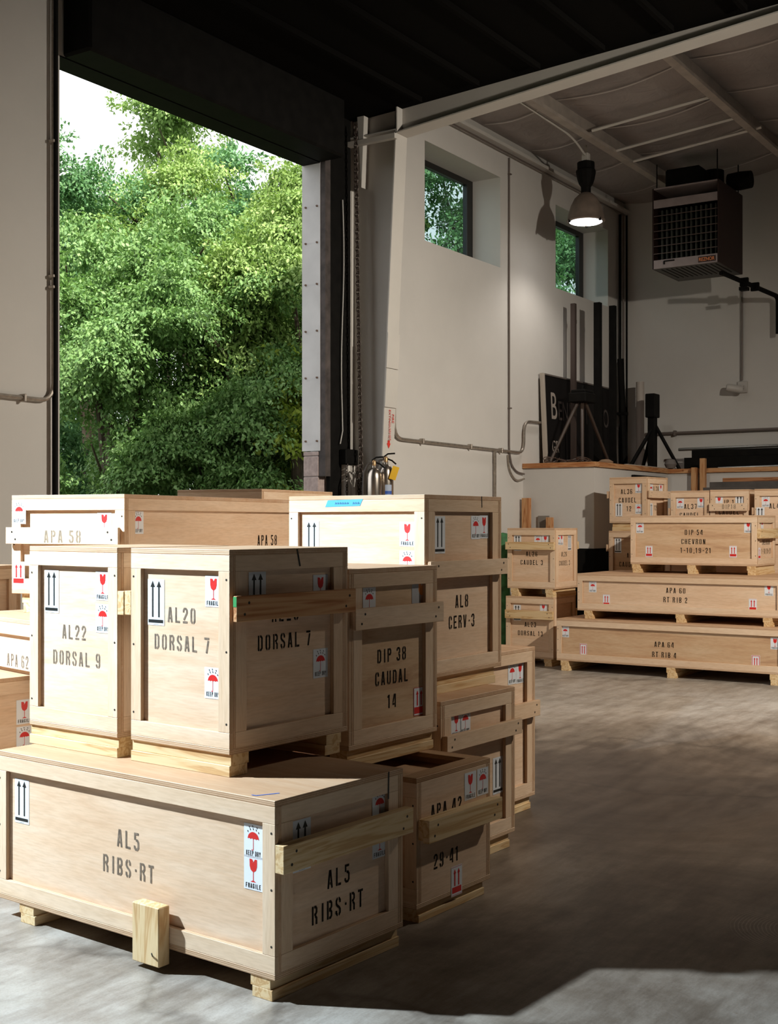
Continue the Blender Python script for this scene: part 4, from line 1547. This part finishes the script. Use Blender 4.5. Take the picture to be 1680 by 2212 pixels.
tag(box('thin_strip', (14.9, LY - 0.02, SHELF), (16.3, LY + 0.03, SHELF + 0.012), flat('pale_strip', (0.42, 0.35, 0.28), 0.6)), 'thin pale strip lying along the ledge edge', 'strip')
mb = MB()
rnd = random.Random(3)
for k in range(9):
    c = (14.0 + rnd.uniform(-0.0, 0.03), 6.55 + rnd.uniform(-0.25, 0.3))
    rr, tl = rnd.uniform(0.06, 0.10), rnd.uniform(0.2, 0.9)
    pts = [(c[0] + rr * math.cos(a), c[1] + rr * math.sin(a), SHELF + 0.01 + tl * 0.5 * rr * (1 + math.sin(a + k))) for a in [2 * math.pi * q / 14 for q in range(13)]]
    mb.tube(pts, 0.005, 5)
tag(mb.build('wire_coil', flat('brown_wire', (0.06, 0.035, 0.025), 0.5)), 'tangled coil of thin brown wire at the ledge end', 'wire')
mb = MB()
mb.lathe([(0, 0), (0.09, 0.005), (0.10, 0.03), (0.05, 0.06), (0, 0.065)], n=10)
tag(mb.build('work_glove', flat('tan_leather', (0.24, 0.15, 0.09), 0.8), None, (14.6, 6.3, SHELF), smooth=True), 'crumpled tan work glove on the ledge below the sign', 'glove')

# boards by the ledge
def board(name, a, b, mat, lb, rot=None):
    root = empty(name, a, 0, lb, 'board')
    d = [q - p for p, q in zip(a, b)]
    box('plank', (0, 0, 0), tuple(d), mat, root, ch=0.003)
    if rot:
        root.rotation_euler = rot
    return root


for nm_, a, b, m_, lb in (
        ('wooden_board', (13.78, 6.96, 0.0), (13.85, 7.06, 1.86), pine('z', 1), 'upright reddish board against the ledge end, tall one'),
        ('wooden_board', (13.78, 6.66, 0.0), (13.86, 6.73, 1.62), pine('z', 1), 'upright reddish board beside the ledge, short one'),
        ('wooden_board', (16.28, 5.72, 0.0), (16.36, 5.79, 2.30), pine('z', 1), 'thin upright wooden post at the ledge inner corner, left one'),
        ('wooden_board', (16.28, 5.60, 0.0), (16.36, 5.67, 2.42), pine('z', 1), 'thin upright wooden post at the ledge inner corner, right one')):
    tag(box(nm_, a, b, m_, ch=0.003), lb, 'board')
tag(box('grey_panel', (13.87, 6.73, 0.0), (13.885, 6.88, 1.64), flat('grey_board', (0.20, 0.175, 0.15), 0.8)), 'narrow grey panel upright beside the short reddish board', 'board')
mb = MB()
for k in range(1):
    prof = [(0.085, 0.0), (0.095, 0.3), (0.085, 0.8), (0.095, 1.15), (0.09, 1.38), (0.05, 1.43), (0, 1.44)]
    mb.lathe(prof, n=14)
tag(mb.build('rolled_tarp', flat('green_tarp', (0.04, 0.17, 0.06), 0.7, noise=0.6, scale=9), None, (12.95, 6.88, 0), smooth=True), 'rolled green tarp standing upright behind the CAUDEL 3 crate', 'tarp')

# ================================================================== CRATES
g = 'plywood shipping crates'
al5 = crate('large long crate stencilled AL5 RIBS-RT, at the bottom of the nearest stack', (3.16, 2.507), -4.4, 1.49, 0.687, 0.0717, 0.581, 0.0717,
      [('F', 'arr', 1.401, .479, 0), ('F', 'dry', .155, .487, 0), ('F', 'fra', .155, .382, 0), ('R', 'arr', .104, .493, 0), ('R', 'dry', .527, .516, 0), ('R', 'fra', .527, .388, 0)],
      [('F', 'AL5', .734, .339, .063, T), ('F', 'RIBS·RT', .734, .236, .063, T), ('R', 'AL5', .34, .26, .063, T), ('R', 'RIBS·RT', .337, .156, .063, T)],
      [('R', 0.0, .70, .349, .44, .038, 'pine')], 'x', (0.02, 1.26), skid_inset=0.004, lit_ink=True)
al20 = crate('crate stencilled AL20 DORSAL 7 standing on the large ribs crate', (3.366, 2.874), -4.4, .523, .655, .731, .725, .078,
      [('F', 'arr', .446, .61, 0), ('F', 'fra', .14, .63, 0), ('F', 'dry', .143, .301, 0), ('R', 'arr', .114, .642, 0), ('R', 'fra', .467, .62, 0), ('R', 'dry', .467, .335, 0)],
      [('F', 'AL20', .265, .481, .056, T), ('F', 'DORSAL 7', .265, .378, .056, T), ('R', 'AL20', .309, .482, .056, T), ('R', 'DORSAL 7', .307, .381, .056, T)],
      [('R', 0.0, .662, .471, .562, .036, 'red'), ('L', 0.0, .655, .471, .562, .036, 'pine')], 'y', (0.004, .52), skid_inset=0.0, lit_ink=True)
crate('crate stencilled AL22 DORSAL 9 standing on the large ribs crate', (3.409, 3.469), -4.4, .544, .60, .729, .727, .076,
      [('F', 'arr', .467, .631, 0), ('F', 'fra', .149, .633, 0), ('F', 'dry', .149, .507, 0)],
      [('F', 'AL22', .282, .388, .056, T), ('F', 'DORSAL 9', .268, .284, .056, T)],
      [('R', 0.0, .60, .471, .562, .036, 'pine')], 'y', (0.004, .42), skid_inset=0.0, lit_ink=True)
crate('shaded crate stencilled DIP 38 CAUDAL 14 behind the DORSAL 7 crate', (4.054, 2.844), -3.8, .56, .615, .642, .724, .075,
      [('R', 'dry', .112, .645, 0), ('R', 'fad', .451, .655, 0), ('R', 'red1', .464, .202, 0)],
      [('R', 'DIP 38', .309, .358, .056, T), ('R', 'CAUDAL', .309, .265, .056, T), ('R', '14', .309, .165, .056, T)],
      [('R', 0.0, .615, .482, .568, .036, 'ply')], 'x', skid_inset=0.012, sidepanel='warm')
crate('low crate stencilled APA 42 29-41 with a thick wooden handle, beside the ribs crate', (4.066, 2.535), -3.4, 1.1, .535, .06, .507, .06,
      [('R', 'fra', .338, .472, 1), ('R', 'dry', .432, .474, 1), ('R', 'red', .24, .112, 1)],
      [('R', 'APA 42', .207, .357, .058, 0.0), ('R', '29·41', .204, .16, .058, 0.0)],
      [('R', 0.0, .535, .263, .351, .06, 'pine')], 'x', framed_r=False, top_frame=True, skid_inset=0.03)
crate('crate with a wide handle under the CERV-3 crate, behind the APA 42 crate', (4.694, 2.802), -2.8, 1.1, .645, .07, .695, .07,
      [('R', 'fra', .111, .631, 0), ('R', 'dry', .187, .634, 0), ('R', 'arr', .47, .374, 0)], [],
      [('R', 0.0, .655, .474, .546, .036, 'ply')], 'x', skid_inset=0.03)
al8 = crate('tall crate stencilled AL8 CERV-3 with blue tape on its bright front', (4.768, 2.929), -1.8, .788, .69, .845, .834, .08,
      [('F', 'arr', .705, .716, 0), ('F', 'fra', .148, .711, 0), ('F', 'dry', .148, .58, 0), ('R', 'arr', .108, .737, 0), ('R', 'dry', .43, .74, 0), ('R', 'fra', .508, .743, 0)],
      [('R', 'AL8', .346, .337, .06, T), ('R', 'CERV·3', .346, .241, .06, T)],
      [('R', 0.0, .69, .455, .532, .036, 'ply')], 'x', skid_inset=0.04)
crate('unstencilled crate at the back right end of the nearest row, edge toward the open floor', (5.476, 3.082), -2.8, 1.1, .64, .07, .807, .07,
      [('R', 'dry', .381, .735, 0), ('R', 'fra', .464, .733, 0)], [], [('R', 0.0, .635, .437, .522, .036, 'ply')], 'x', skid_inset=0.03)
crate('very long crate stencilled APA 58 on the cleat, at left below the doorway', (4.323, 4.351), 8.7, .693, 2.6, 1.195, .495, .095,
      [('F', 'dry', .687, .463, 1), ('F', 'fra', .175, .407, 0), ('F', 'red', .687, .161, 1), ('R', 'dry', .092, .414, 0)],
      [('F', 'APA 58', .346, .289, .06, -.036), ('R', 'APA 58', 1.396, .255, .06, T)],
      [('F', .012, .70, .251, .334, .036, 'ply')], 'x', (0.05, .55), skid_inset=0.02)
crate('low crate with APA 6 on its cleat, under the APA 58 crate at left', (3.774, 4.059), -14.3, 1.2, .75, .85, .25, 0.0, [],
      [('F', 'APA 62', .56, .06, .058, -.02)], [('F', .05, 1.15, .02, .10, .02, 'ply')])
crate('orange shaded crate at the left edge behind the ribs crate', (3.075, 4.612), -6.8, 1.0, .95, .075, .775, .075,
      [('R', 'fra', .757, .665, 0), ('R', 'dry', .757, .542, 0)], [], [], 'x')
crate('tall crate at the left edge behind the APA 58 crate', (3.928, 5.522), 3.2, 1.5, .8, .076, 1.24, .076, [('R', 'fra', .725, 1.133, 0)], [], [], 'x')
crate('tall crate nearest the doorway, only its top showing above the APA 58 crate', (7.262, 5.887), 6.7, .77, 1.085, .076, 1.73, .076, [], [], [], 'x')
# crates carrying those above, seen only through gaps, and an added light blocker
ux, uy = plan(-.776, 7.09)
crate('plain crate hidden under the long APA 58 crate', (ux, uy), 8.7, .69, 1.2, .075, 1.025, .075, screws=False)
ux, uy = plan(.42 - .809 * .42 + .588 * .05, 6.27 + .588 * .42 + .809 * .05)  # unseen crate added to block the right lamp from the APA 58 side
crate('plain crate hidden behind the CERV-3 crate', (ux, uy), -2.8, .66, .50, .957, .66, .08, screws=False)
ux, uy = plan(-1.27, 5.43)
crate('plain crate hidden under the low APA 6 crate', (ux, uy), -14.3, .46, .6, .075, .775, .075, screws=False)

crate('longest crate at the bottom of the far stack, stencilled APA 64 RT RIB 4', (11.95, 3.33), 0, 2.38, 1.15, .105, .44, .105,
      [('F', 'dry', 2.329, .358, 0), ('F', 'out', 2.122, .189, 0), ('F', 'out', .322, .172, 0), ('F', 'fra', .14, .351, 0)],
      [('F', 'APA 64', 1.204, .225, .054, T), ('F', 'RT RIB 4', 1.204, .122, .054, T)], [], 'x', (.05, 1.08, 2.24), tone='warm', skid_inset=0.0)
crate('long crate stencilled APA 60 RT RIB 2 in the middle of the far stack', (12.1, 3.39), 0, 2.15, 1.15, .63, .389, .085,
      [('F', 'dry', 2.025, .306, 0), ('F', 'red', 1.868, .175, 0), ('F', 'red', .335, .182, 0), ('F', 'fra', .182, .327, 0)],
      [('F', 'APA 60', 1.078, .237, .054, T), ('F', 'RT RIB 2', 1.083, .143, .054, T)], [], 'x', (.10, .98, 1.98), skid_inset=0.0)
crate('crate stencilled DIP 54 CHEVRON on top of the two long far crates', (12.6, 3.79), 0, 1.36, .65, 1.11, .52, .091,
      [('F', 'dry', 1.301, .445, 0), ('F', 'fra', .137, .454, 0), ('F', 'red', 1.196, .198, 0), ('F', 'red', .29, .207, 0), ('R', 'dry', .191, .473, 0), ('R', 'red', .036, .191, 1)],
      [('F', 'DIP 54', .667, .343, .054, T), ('F', 'CHEVRON', .672, .247, .054, T), ('F', '1-10,19-21', .647, .155, .054, T), ('R', 'CHEVRON', .36, .242, .054, T), ('R', '1-10,19-21', .38, .15, .054, T)],
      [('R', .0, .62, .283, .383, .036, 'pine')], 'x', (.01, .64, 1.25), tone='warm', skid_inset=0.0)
crate('crate stencilled AL23 DORSAL 13 on the floor beside the long far crates', (12.2, 5.866), 0, .578, .57, .078, .67, .078,
      [('F', 'arr', .491, .575, 0), ('F', 'fra', .17, .597, 0)], [('F', 'AL23', .287, .365, .052, T), ('F', 'DORSAL 13', .287, .269, .052, T)],
      [('F', .57, -.005, .428, .521, .04, 'pine'), ('B', .57, 0, .428, .521, .04, 'pine')], 'x', (.02, .44), skid_inset=0.0)
crate('crate stencilled AL26 CAUDEL 3 on top of the DORSAL 13 crate', (12.2, 5.85), 0, .575, .58, .835, .66, .087,
      [('F', 'arr', .502, .583, 0), ('F', 'dry', .253, .579, 0), ('F', 'fra', .164, .584, 0), ('R', 'dry', .083, .59, 0), ('R', 'fra', .164, .589, 0), ('R', 'arr', .364, .587, 0)],
      [('F', 'AL26', .286, .379, .052, T), ('F', 'CAUDEL 3', .286, .286, .052, T), ('R', 'AL26', .27, .375, .052, T), ('R', 'CAUDEL 3', .281, .278, .052, T)],
      [('F', .58, -.005, .425, .51, .04, 'pine'), ('B', .58, 0, .425, .51, .04, 'pine')], 'x', (.02, .44), skid_inset=0.0)
crate('topmost crate of the far group, stencilled AL36 CAUDEL 12, by the ledge corner', (13.489, 5.319), -6.8, .48, .515, 1.55, .53, .09,
      [('F', 'fra', .152, .458, 0), ('F', 'arr', .411, .231, 0), ('F', 'dry', .152, .218, 0), ('R', 'arr', .088, .228, 0), ('R', 'dry', .099, .446, 0), ('R', 'fra', .333, .452, 0)],
      [('F', 'AL36', .266, .364, .056, T), ('F', 'CAUDEL', .253, .265, .056, T), ('F', '12', .235, .167, .056, T), ('R', 'AL36', .25, .397, .056, T), ('R', '12', .24, .177, .056, T)],
      [('R', 0.0, .515, .288, .371, .036, 'ply'), ('L', 0, .515, .288, .371, .036, 'ply')], 'y')
crate('crate under the CAUDEL 12 crate, half hidden by the CHEVRON crate', (13.489, 5.319), -6.8, .49, .515, .86, .60, .08,
      [('F', 'arr', .423, .518, 0)], [('F', 'AL35', .188, .317, .056, T), ('F', 'CAUDEL', .247, .214, .056, T)], [('L', 0, .515, .36, .44, .036, 'ply')], 'y', tone='warm')
crate('crate stencilled AL37 behind the CHEVRON crate, beside the posts', (13.55, 4.609), 0, .447, .45, 1.48, .434, .08,
      [('F', 'dry', .383, .347, 0), ('F', 'fra', .141, .355, 0)], [('F', 'AL37', .221, .257, .056, T), ('F', 'CAUDEL', .232, .159, .056, T)], [('L', 0, .45, .16, .24, .03, 'ply')], 'x')
crate('crate with DIP18 on its cleat behind the CHEVRON crate', (13.55, 4.165), 0, .435, .436, 1.48, .44, .08,
      [('F', 'fra', .379, .368, 0), ('F', 'arr', .155, .371, 0)], [('F', 'DIP 18', .227, .3, .056, T), ('F', 'CAUDEL', .227, .193, .056, T), ('F', 'DIP18', .21, .251, .05, -.036)],
      [('F', .434, .005, .203, .289, .036, 'ply')], 'x')
crate('crate stencilled AL4 at the right edge behind the CHEVRON crate', (13.5, 3.62), 0, .47, .45, 1.48, .44, .08,
      [('F', 'dry', .394, .356, 0), ('F', 'arr', .449, .241, 1)], [('F', 'AL40', .24, .255, .056, T)], [('L', 0, .45, .16, .24, .03, 'ply')], 'x')
crate('plain crate hidden under the CAUDEL 12 stack behind the long far crates', (13.489, 5.319), -6.8, .49, .515, .078, .70, .078, screws=False)
crate('plain long crate hidden behind the CHEVRON crate, carrying the AL37 row', (13.5, 3.5), 0, 1.6, .62, .075, 1.325, .075, screws=False)
crate('plain tall crate hidden behind the AL37 row, carrying the dark boards', (15.1, 3.6), 0, 1.7, .7, .075, 1.88, .075, screws=False)
# boards stacked on it
M_GREYB = flat('dark_grey_board', (0.07, 0.06, 0.055), 0.8, noise=0.2)
for k, (a, b, m_, lb) in enumerate((((15.2, 3.5, 1.955), (15.42, 5.25, 1.995), M_GREYB, 'dark grey board at the bottom of the pile behind the far crates'),
                                 ((15.3, 3.2, 1.995), (15.5, 5.2, 2.065), M_GREYB, 'thick dark grey board in the middle of the pile behind the far crates'),
                                 ((15.35, 3.0, 2.065), (15.55, 5.05, 2.115), pine('y', 2), 'reddish brown board on top of the pile behind the far crates'),
                                 ((15.30, 4.05, 2.115), (15.55, 4.25, 2.20), pine('y', 1), 'short light wood offcut on top of the board pile'))):
    tag(box('wooden_board', a, b, m_, ch=0.003), lb, 'board')

# marks on the near crates
gp = MB()
gp.poly([(-0.0012, -0.0185, .602), (-0.0012, -0.035, .602), (-0.0012, -0.035, .638), (-0.0012, -0.0185, .638)])
gp.build('green_paint_mark', M_GREEN, al20, fix=False)
mark(al20, 'R', [(.355, .80), (.372, .735)], .008, 0.0, M_BLACK, 'marker_line')
mark(al5, 'R', [(.60, .653), (.597, .555)], .008, -0.0, M_BLACK, 'marker_line')
mk = MB()
stroke2d(mk, [(-.06, .012), (-.045, 0), (.03, .035)], .007, lambda p: (p.x, p.y), 0, 0)
mk.build('marker_tick', M_BLUEMARK, al5, (.05, .07, .6537), (0, 0, math.radians(-50)), fix=False)
tp = MB()
tp.poly([(0, 0, 0), (.205, .004, 0), (.222, .036, 0), (.016, .032, 0)])
tape = tp.build('blue_tape_strip', M_TAPE, al8, (-0.0012, .565, .861), ROT_F, fix=False)
sc = MB()
for q in range(9):
    x = .06 + q * .014 + (0.02 if q > 5 else 0)
    stroke2d(sc, [(x, .012), (x + .004, .022), (x + .007, .013), (x + .011, .02)], .0016, lambda p: (p.x, p.y), 0, 0)
sc.build('handwriting', M_BLACK, tape, (0, 0, 0.0006), fix=False)
mark(al8, 'R', [(.50, .914), (.502, .86)], .006, 0.0, M_BLACK, 'marker_line')

# chock nailed to the foot of the ribs crate
bk = box('chock_block', (-0.052, .495, .02), (-0.0005, .632, .225), pine('z', 0), al5, ch=0.003)
nl = MB()
nl.tube([(-0.0005, .03, .035), (-0.012, .022, .05)], 0.0025, 5)
nl.build('nail', M_SCREW, bk)


# ================================================================== OUTSIDE
M_GRASS = flat('shaded_soil', (0.05, 0.055, 0.025), 0.95, noise=0.5, scale=2)
struct(box('floor_outside', (-30, WALL_Y + 0.25, -0.3), (60, 60, -0.1), M_GRASS, ch=0), 'shaded ground outside the loading door')
M_BARK = flat('bark', (0.09, 0.065, 0.045), 0.9, noise=0.4, scale=12)
LEAF = {
    'bright': leaf_mat('leaf_bright', [(0.17, 0.29, 0.07), (0.26, 0.39, 0.11), (0.37, 0.50, 0.18)]),
    'mid': leaf_mat('leaf_mid', [(0.11, 0.23, 0.07), (0.18, 0.32, 0.10), (0.28, 0.44, 0.17)]),
    'deep': leaf_mat('leaf_deep', [(0.07, 0.18, 0.07), (0.11, 0.25, 0.10), (0.19, 0.35, 0.15)]),
    'pale': leaf_mat('leaf_pale', [(0.20, 0.33, 0.10), (0.28, 0.42, 0.14), (0.36, 0.50, 0.20)]),
    'yellow': leaf_mat('leaf_yellow', [(0.20, 0.30, 0.03), (0.30, 0.40, 0.05), (0.40, 0.48, 0.09)]),
}


def foliage_mesh(rng, blobs, n_spray, n_leaf, size, droop, spray_r, sun=(-0.2, -0.5, 0.8)):
    """leafy crown: sprays of small folded leaves over a set of ellipsoid lobes (cx, cy, cz, rx, ry, rz)"""
    sub = []
    for b in blobs:
        for _ in range(9):
            q = rng.normal(size=3)
            q /= np.linalg.norm(q)
            k = rng.uniform(0.28, 0.5)
            sub.append([b[0] + q[0] * b[3] * 0.8, b[1] + q[1] * b[4] * 0.8, b[2] + q[2] * b[5] * 0.85, b[3] * k, b[4] * k, b[5] * k * 0.75])
    B = np.array(sub)
    vol = (B[:, 3] * B[:, 4] + B[:, 4] * B[:, 5] + B[:, 3] * B[:, 5])
    pick = rng.choice(len(B), n_spray, p=vol / vol.sum())
    d = rng.normal(size=(n_spray, 3))
    d[:, 2] = np.abs(d[:, 2]) * 1.1 - 0.35
    d /= np.linalg.norm(d, axis=1)[:, None]
    rad = rng.uniform(0.62, 1.04, n_spray)[:, None]
    C = B[pick, :3] + d * B[pick, 3:6] * rad
    C = np.repeat(C, n_leaf, axis=0)
    D = np.repeat(d, n_leaf, axis=0)
    # each spray: a drooping fan along its own axis
    ax = d * np.array([1, 1, 0.4]) + rng.normal(scale=0.45, size=d.shape)
    ax[:, 2] -= droop
    ax /= np.linalg.norm(ax, axis=1)[:, None]
    AXS = np.repeat(ax, n_leaf, axis=0)
    n = len(C)
    hz = np.cross(ax, np.array([0, 0, 1.0]))
    hz /= np.linalg.norm(hz, axis=1)[:, None] + 1e-9
    up = np.cross(hz, ax)
    HZ2 = np.repeat(hz, n_leaf, axis=0)
    UP2 = np.repeat(up, n_leaf, axis=0)
    scl = np.repeat(rng.uniform(0.7, 1.35, n_spray), n_leaf)[:, None] * spray_r
    t = rng.uniform(-1, 1, n)[:, None]
    wdt = (1.05 - 0.55 * np.abs(t))
    pos = C + AXS * t * scl * 1.3 + HZ2 * rng.normal(scale=0.42, size=(n, 1)) * scl * wdt + UP2 * (rng.normal(scale=0.10, size=(n, 1)) - 0.22 * t * t) * scl
    # leaf frames
    dirn = AXS * 0.6 + rng.normal(scale=0.6, size=(n, 3))
    dirn[:, 2] -= 0.35
    dirn /= np.linalg.norm(dirn, axis=1)[:, None]
    nrm = D * 0.45 + UP2 * 0.8 + rng.normal(scale=0.42, size=(n, 3))
    side = np.cross(dirn, nrm)
    side /= np.linalg.norm(side, axis=1)[:, None] + 1e-9
    nrm = np.cross(side, dirn)
    L = (size * rng.uniform(0.65, 1.3, n))[:, None]
    W = L * 0.27
    V = np.empty((n, 4, 3))
    V[:, 0] = pos
    V[:, 1] = pos + dirn * L * 0.45 + side * W + nrm * L * 0.06
    V[:, 2] = pos + dirn * L - nrm * L * 0.08
    V[:, 3] = pos + dirn * L * 0.45 - side * W + nrm * L * 0.06
    me_ = bpy.data.meshes.new('foliage')
    me_.vertices.add(n * 4)
    me_.vertices.foreach_set('co', V.reshape(-1))
    me_.loops.add(n * 4)
    me_.loops.foreach_set('vertex_index', np.arange(n * 4, dtype=np.int32))
    me_.polygons.add(n)
    me_.polygons.foreach_set('loop_start', np.arange(0, n * 4, 4, dtype=np.int32))
    me_.polygons.foreach_set('loop_total', np.full(n, 4, dtype=np.int32))
    me_.update()
    me_.validate()
    return me_


def tree(X, Y, lobes, kind, label, n_spray, n_leaf, size=0.10, droop=0.5, spray_r=0.34, seed=0, name='broadleaf_tree', trunk_h=3.0, group='trees outside the loading door', lean=(0, 0)):
    rng = np.random.default_rng(seed)
    x, y = plan(X, Y)
    root = empty(name, (x, y, -0.1), math.radians(YAW - 90), label, 'tree', group)
    # lobes are given in sight-line axes: right, away, up
    me_ = foliage_mesh(rng, lobes, n_spray, n_leaf, size, droop, spray_r)
    me_.materials.append(LEAF[kind])
    f = new_obj('foliage', me_, root)
    f['kind'] = 'stuff'
    mb_ = MB()
    mb_.tube([(0, 0, 0), (lean[0] * 0.5 + 0.05, lean[1] * 0.5, trunk_h * 0.5), (lean[0], lean[1], trunk_h)], 0.1, 8, radii=[0.14, 0.11, 0.07])
    mb_.build('trunk', M_BARK, root, smooth=True)
    for lb in lobes:
        mb_ = MB()
        c_ = Vector(lb[:3])
        st = Vector((lean[0] * 0.7, lean[1] * 0.7, trunk_h * 0.62))
        md = st.lerp(c_, 0.55) + Vector((0.1, 0, 0.25))
        tip = c_ + Vector((rng.uniform(-0.5, 0.5) * lb[3], -0.6 * lb[4], 0.35 * lb[5]))
        mb_.tube([st, md, c_, tip], 0.03, 6, radii=[0.06, 0.04, 0.028, 0.01])
        mb_.build('branch', M_BARK, root, smooth=True)
    return root


tree(-4.2, 21.5, [(0, 0, 1.8, 1.4, 0.8, 1.8), (1.2, 0, 2.0, 1.3, 0.8, 1.8)], 'deep', 'dark low bush at left behind the shrub trees', 300, 120, 0.085, 0.4, 0.42, seed=21, name='bush', trunk_h=1.5)
tree(-1.9, 21.8, [(0, 0, 1.8, 1.4, 0.8, 1.8), (1.2, 0, 2.2, 1.2, 0.8, 1.9)], 'deep', 'dark low bush at right behind the shrub trees', 300, 120, 0.085, 0.4, 0.42, seed=22, name='bush', trunk_h=1.5)
tree(-6.3, 22.2, [(0, 0, 1.6, 1.4, 0.8, 1.7), (0.3, 0, 3.4, 1.2, 0.8, 1.3)], 'deep', 'dark low bush at the far left edge of the doorway', 300, 120, 0.085, 0.4, 0.42, seed=23, name='bush', trunk_h=1.5)
# front row of dense shrubs, then taller trees behind
tree(-3.5, 15.6, [(0, 0, 2.0, 1.0, 1.2, 1.7), (0.5, -0.4, 3.6, 0.9, 1.0, 1.2), (-0.5, 0, 4.4, 0.9, 1.0, 1.0)], 'mid', 'dense leafy shrub tree beside the left edge of the doorway', 640, 170, 0.060, 0.6, seed=1)
tree(-2.3, 15.9, [(0, 0, 1.9, 1.0, 1.2, 1.5), (0.3, -0.3, 3.7, 1.0, 1.1, 1.3), (-0.3, 0.2, 4.9, 0.9, 1.0, 0.8)], 'mid', 'dense leafy shrub tree filling the middle of the doorway', 680, 170, 0.060, 0.6, seed=2)
tree(-1.2, 16.2, [(0, 0, 2.6, 0.7, 1.0, 1.2), (0.0, -0.3, 4.4, 0.9, 1.0, 1.2), (0.5, 0.2, 5.4, 0.8, 1.0, 0.8)], 'bright', 'light green drooping shrub tree at the right side of the doorway', 600, 160, 0.062, 0.8, seed=3)
tree(-1.15, 15.5, [(0, 0, 1.75, 0.42, 0.6, 0.35), (-0.05, 0, 3.1, 0.35, 0.5, 0.6)], 'yellow', 'small yellow green sapling near the right door jamb', 90, 90, 0.08, 0.5, seed=4, name='sapling', trunk_h=2.6)
tree(-4.5, 18.5, [(0, 0, 3.2, 1.3, 1.3, 1.8), (0.2, 0, 5.4, 1.2, 1.2, 1.3), (-0.6, 0, 6.3, 1.0, 1.0, 1.0)], 'deep', 'deep green tree rising behind the left shrub', 480, 150, 0.066, 0.5, seed=5, trunk_h=5)
tree(-2.9, 19.0, [(0, 0, 4.0, 1.4, 1.3, 1.7), (0.3, 0, 6.0, 1.3, 1.2, 1.2), (-0.9, 0, 6.2, 0.9, 1.0, 0.8)], 'bright', 'bright green tree behind the middle shrub', 520, 150, 0.066, 0.6, seed=6, trunk_h=5)
tree(-1.3, 19.5, [(0, 0, 4.2, 1.4, 1.3, 1.7), (0.4, 0, 6.2, 1.2, 1.2, 1.1)], 'bright', 'bright green tree behind the drooping shrub at right', 480, 150, 0.066, 0.6, seed=7, trunk_h=5)
tree(-4.6, 25.5, [(0, 0, 7.0, 1.5, 1.5, 1.6), (0.15, 0, 9.1, 1.1, 1.1, 1.2), (-0.2, 0, 10.0, 0.7, 0.8, 0.8)], 'pale', 'tall pale green tree with an airy crown against the sky', 320, 110, 0.095, 0.3, 0.42, seed=8, trunk_h=9)
tree(-6.7, 24.5, [(0, 0, 6.2, 1.5, 1.5, 1.8), (0.4, 0, 8.1, 1.1, 1.2, 1.0)], 'mid', 'green tree at the far left of the skyline', 300, 110, 0.095, 0.4, 0.42, seed=9, trunk_h=7)
tree(-3.1, 24.0, [(0, 0, 6.0, 1.1, 1.3, 1.6), (0.1, 0, 7.9, 0.8, 1.0, 1.1)], 'deep', 'dark green tree left of the pale one on the skyline', 270, 110, 0.095, 0.3, 0.4, seed=10, trunk_h=7)
tree(-1.7, 25.0, [(0, 0, 5.8, 1.6, 1.5, 1.7), (0.5, 0, 7.2, 1.2, 1.2, 1.0)], 'pale', 'light green tree low on the skyline at right', 300, 110, 0.095, 0.4, 0.42, seed=11, trunk_h=6)
tree(1.6, 24.5, [(0, 0, 6.6, 1.6, 1.4, 1.7), (-0.5, 0, 8.2, 1.1, 1.2, 1.0), (0.8, 0, 7.5, 1.0, 1.0, 1.0)], 'deep', 'green tree seen through the nearer window', 340, 110, 0.095, 0.4, 0.42, seed=12, trunk_h=7)
tree(4.4, 27.0, [(0, 0, 6.4, 1.6, 1.4, 1.8), (-0.4, 0, 8.0, 1.1, 1.2, 1.0)], 'deep', 'green tree seen through the farther window', 260, 110, 0.095, 0.4, 0.42, seed=13, trunk_h=7)
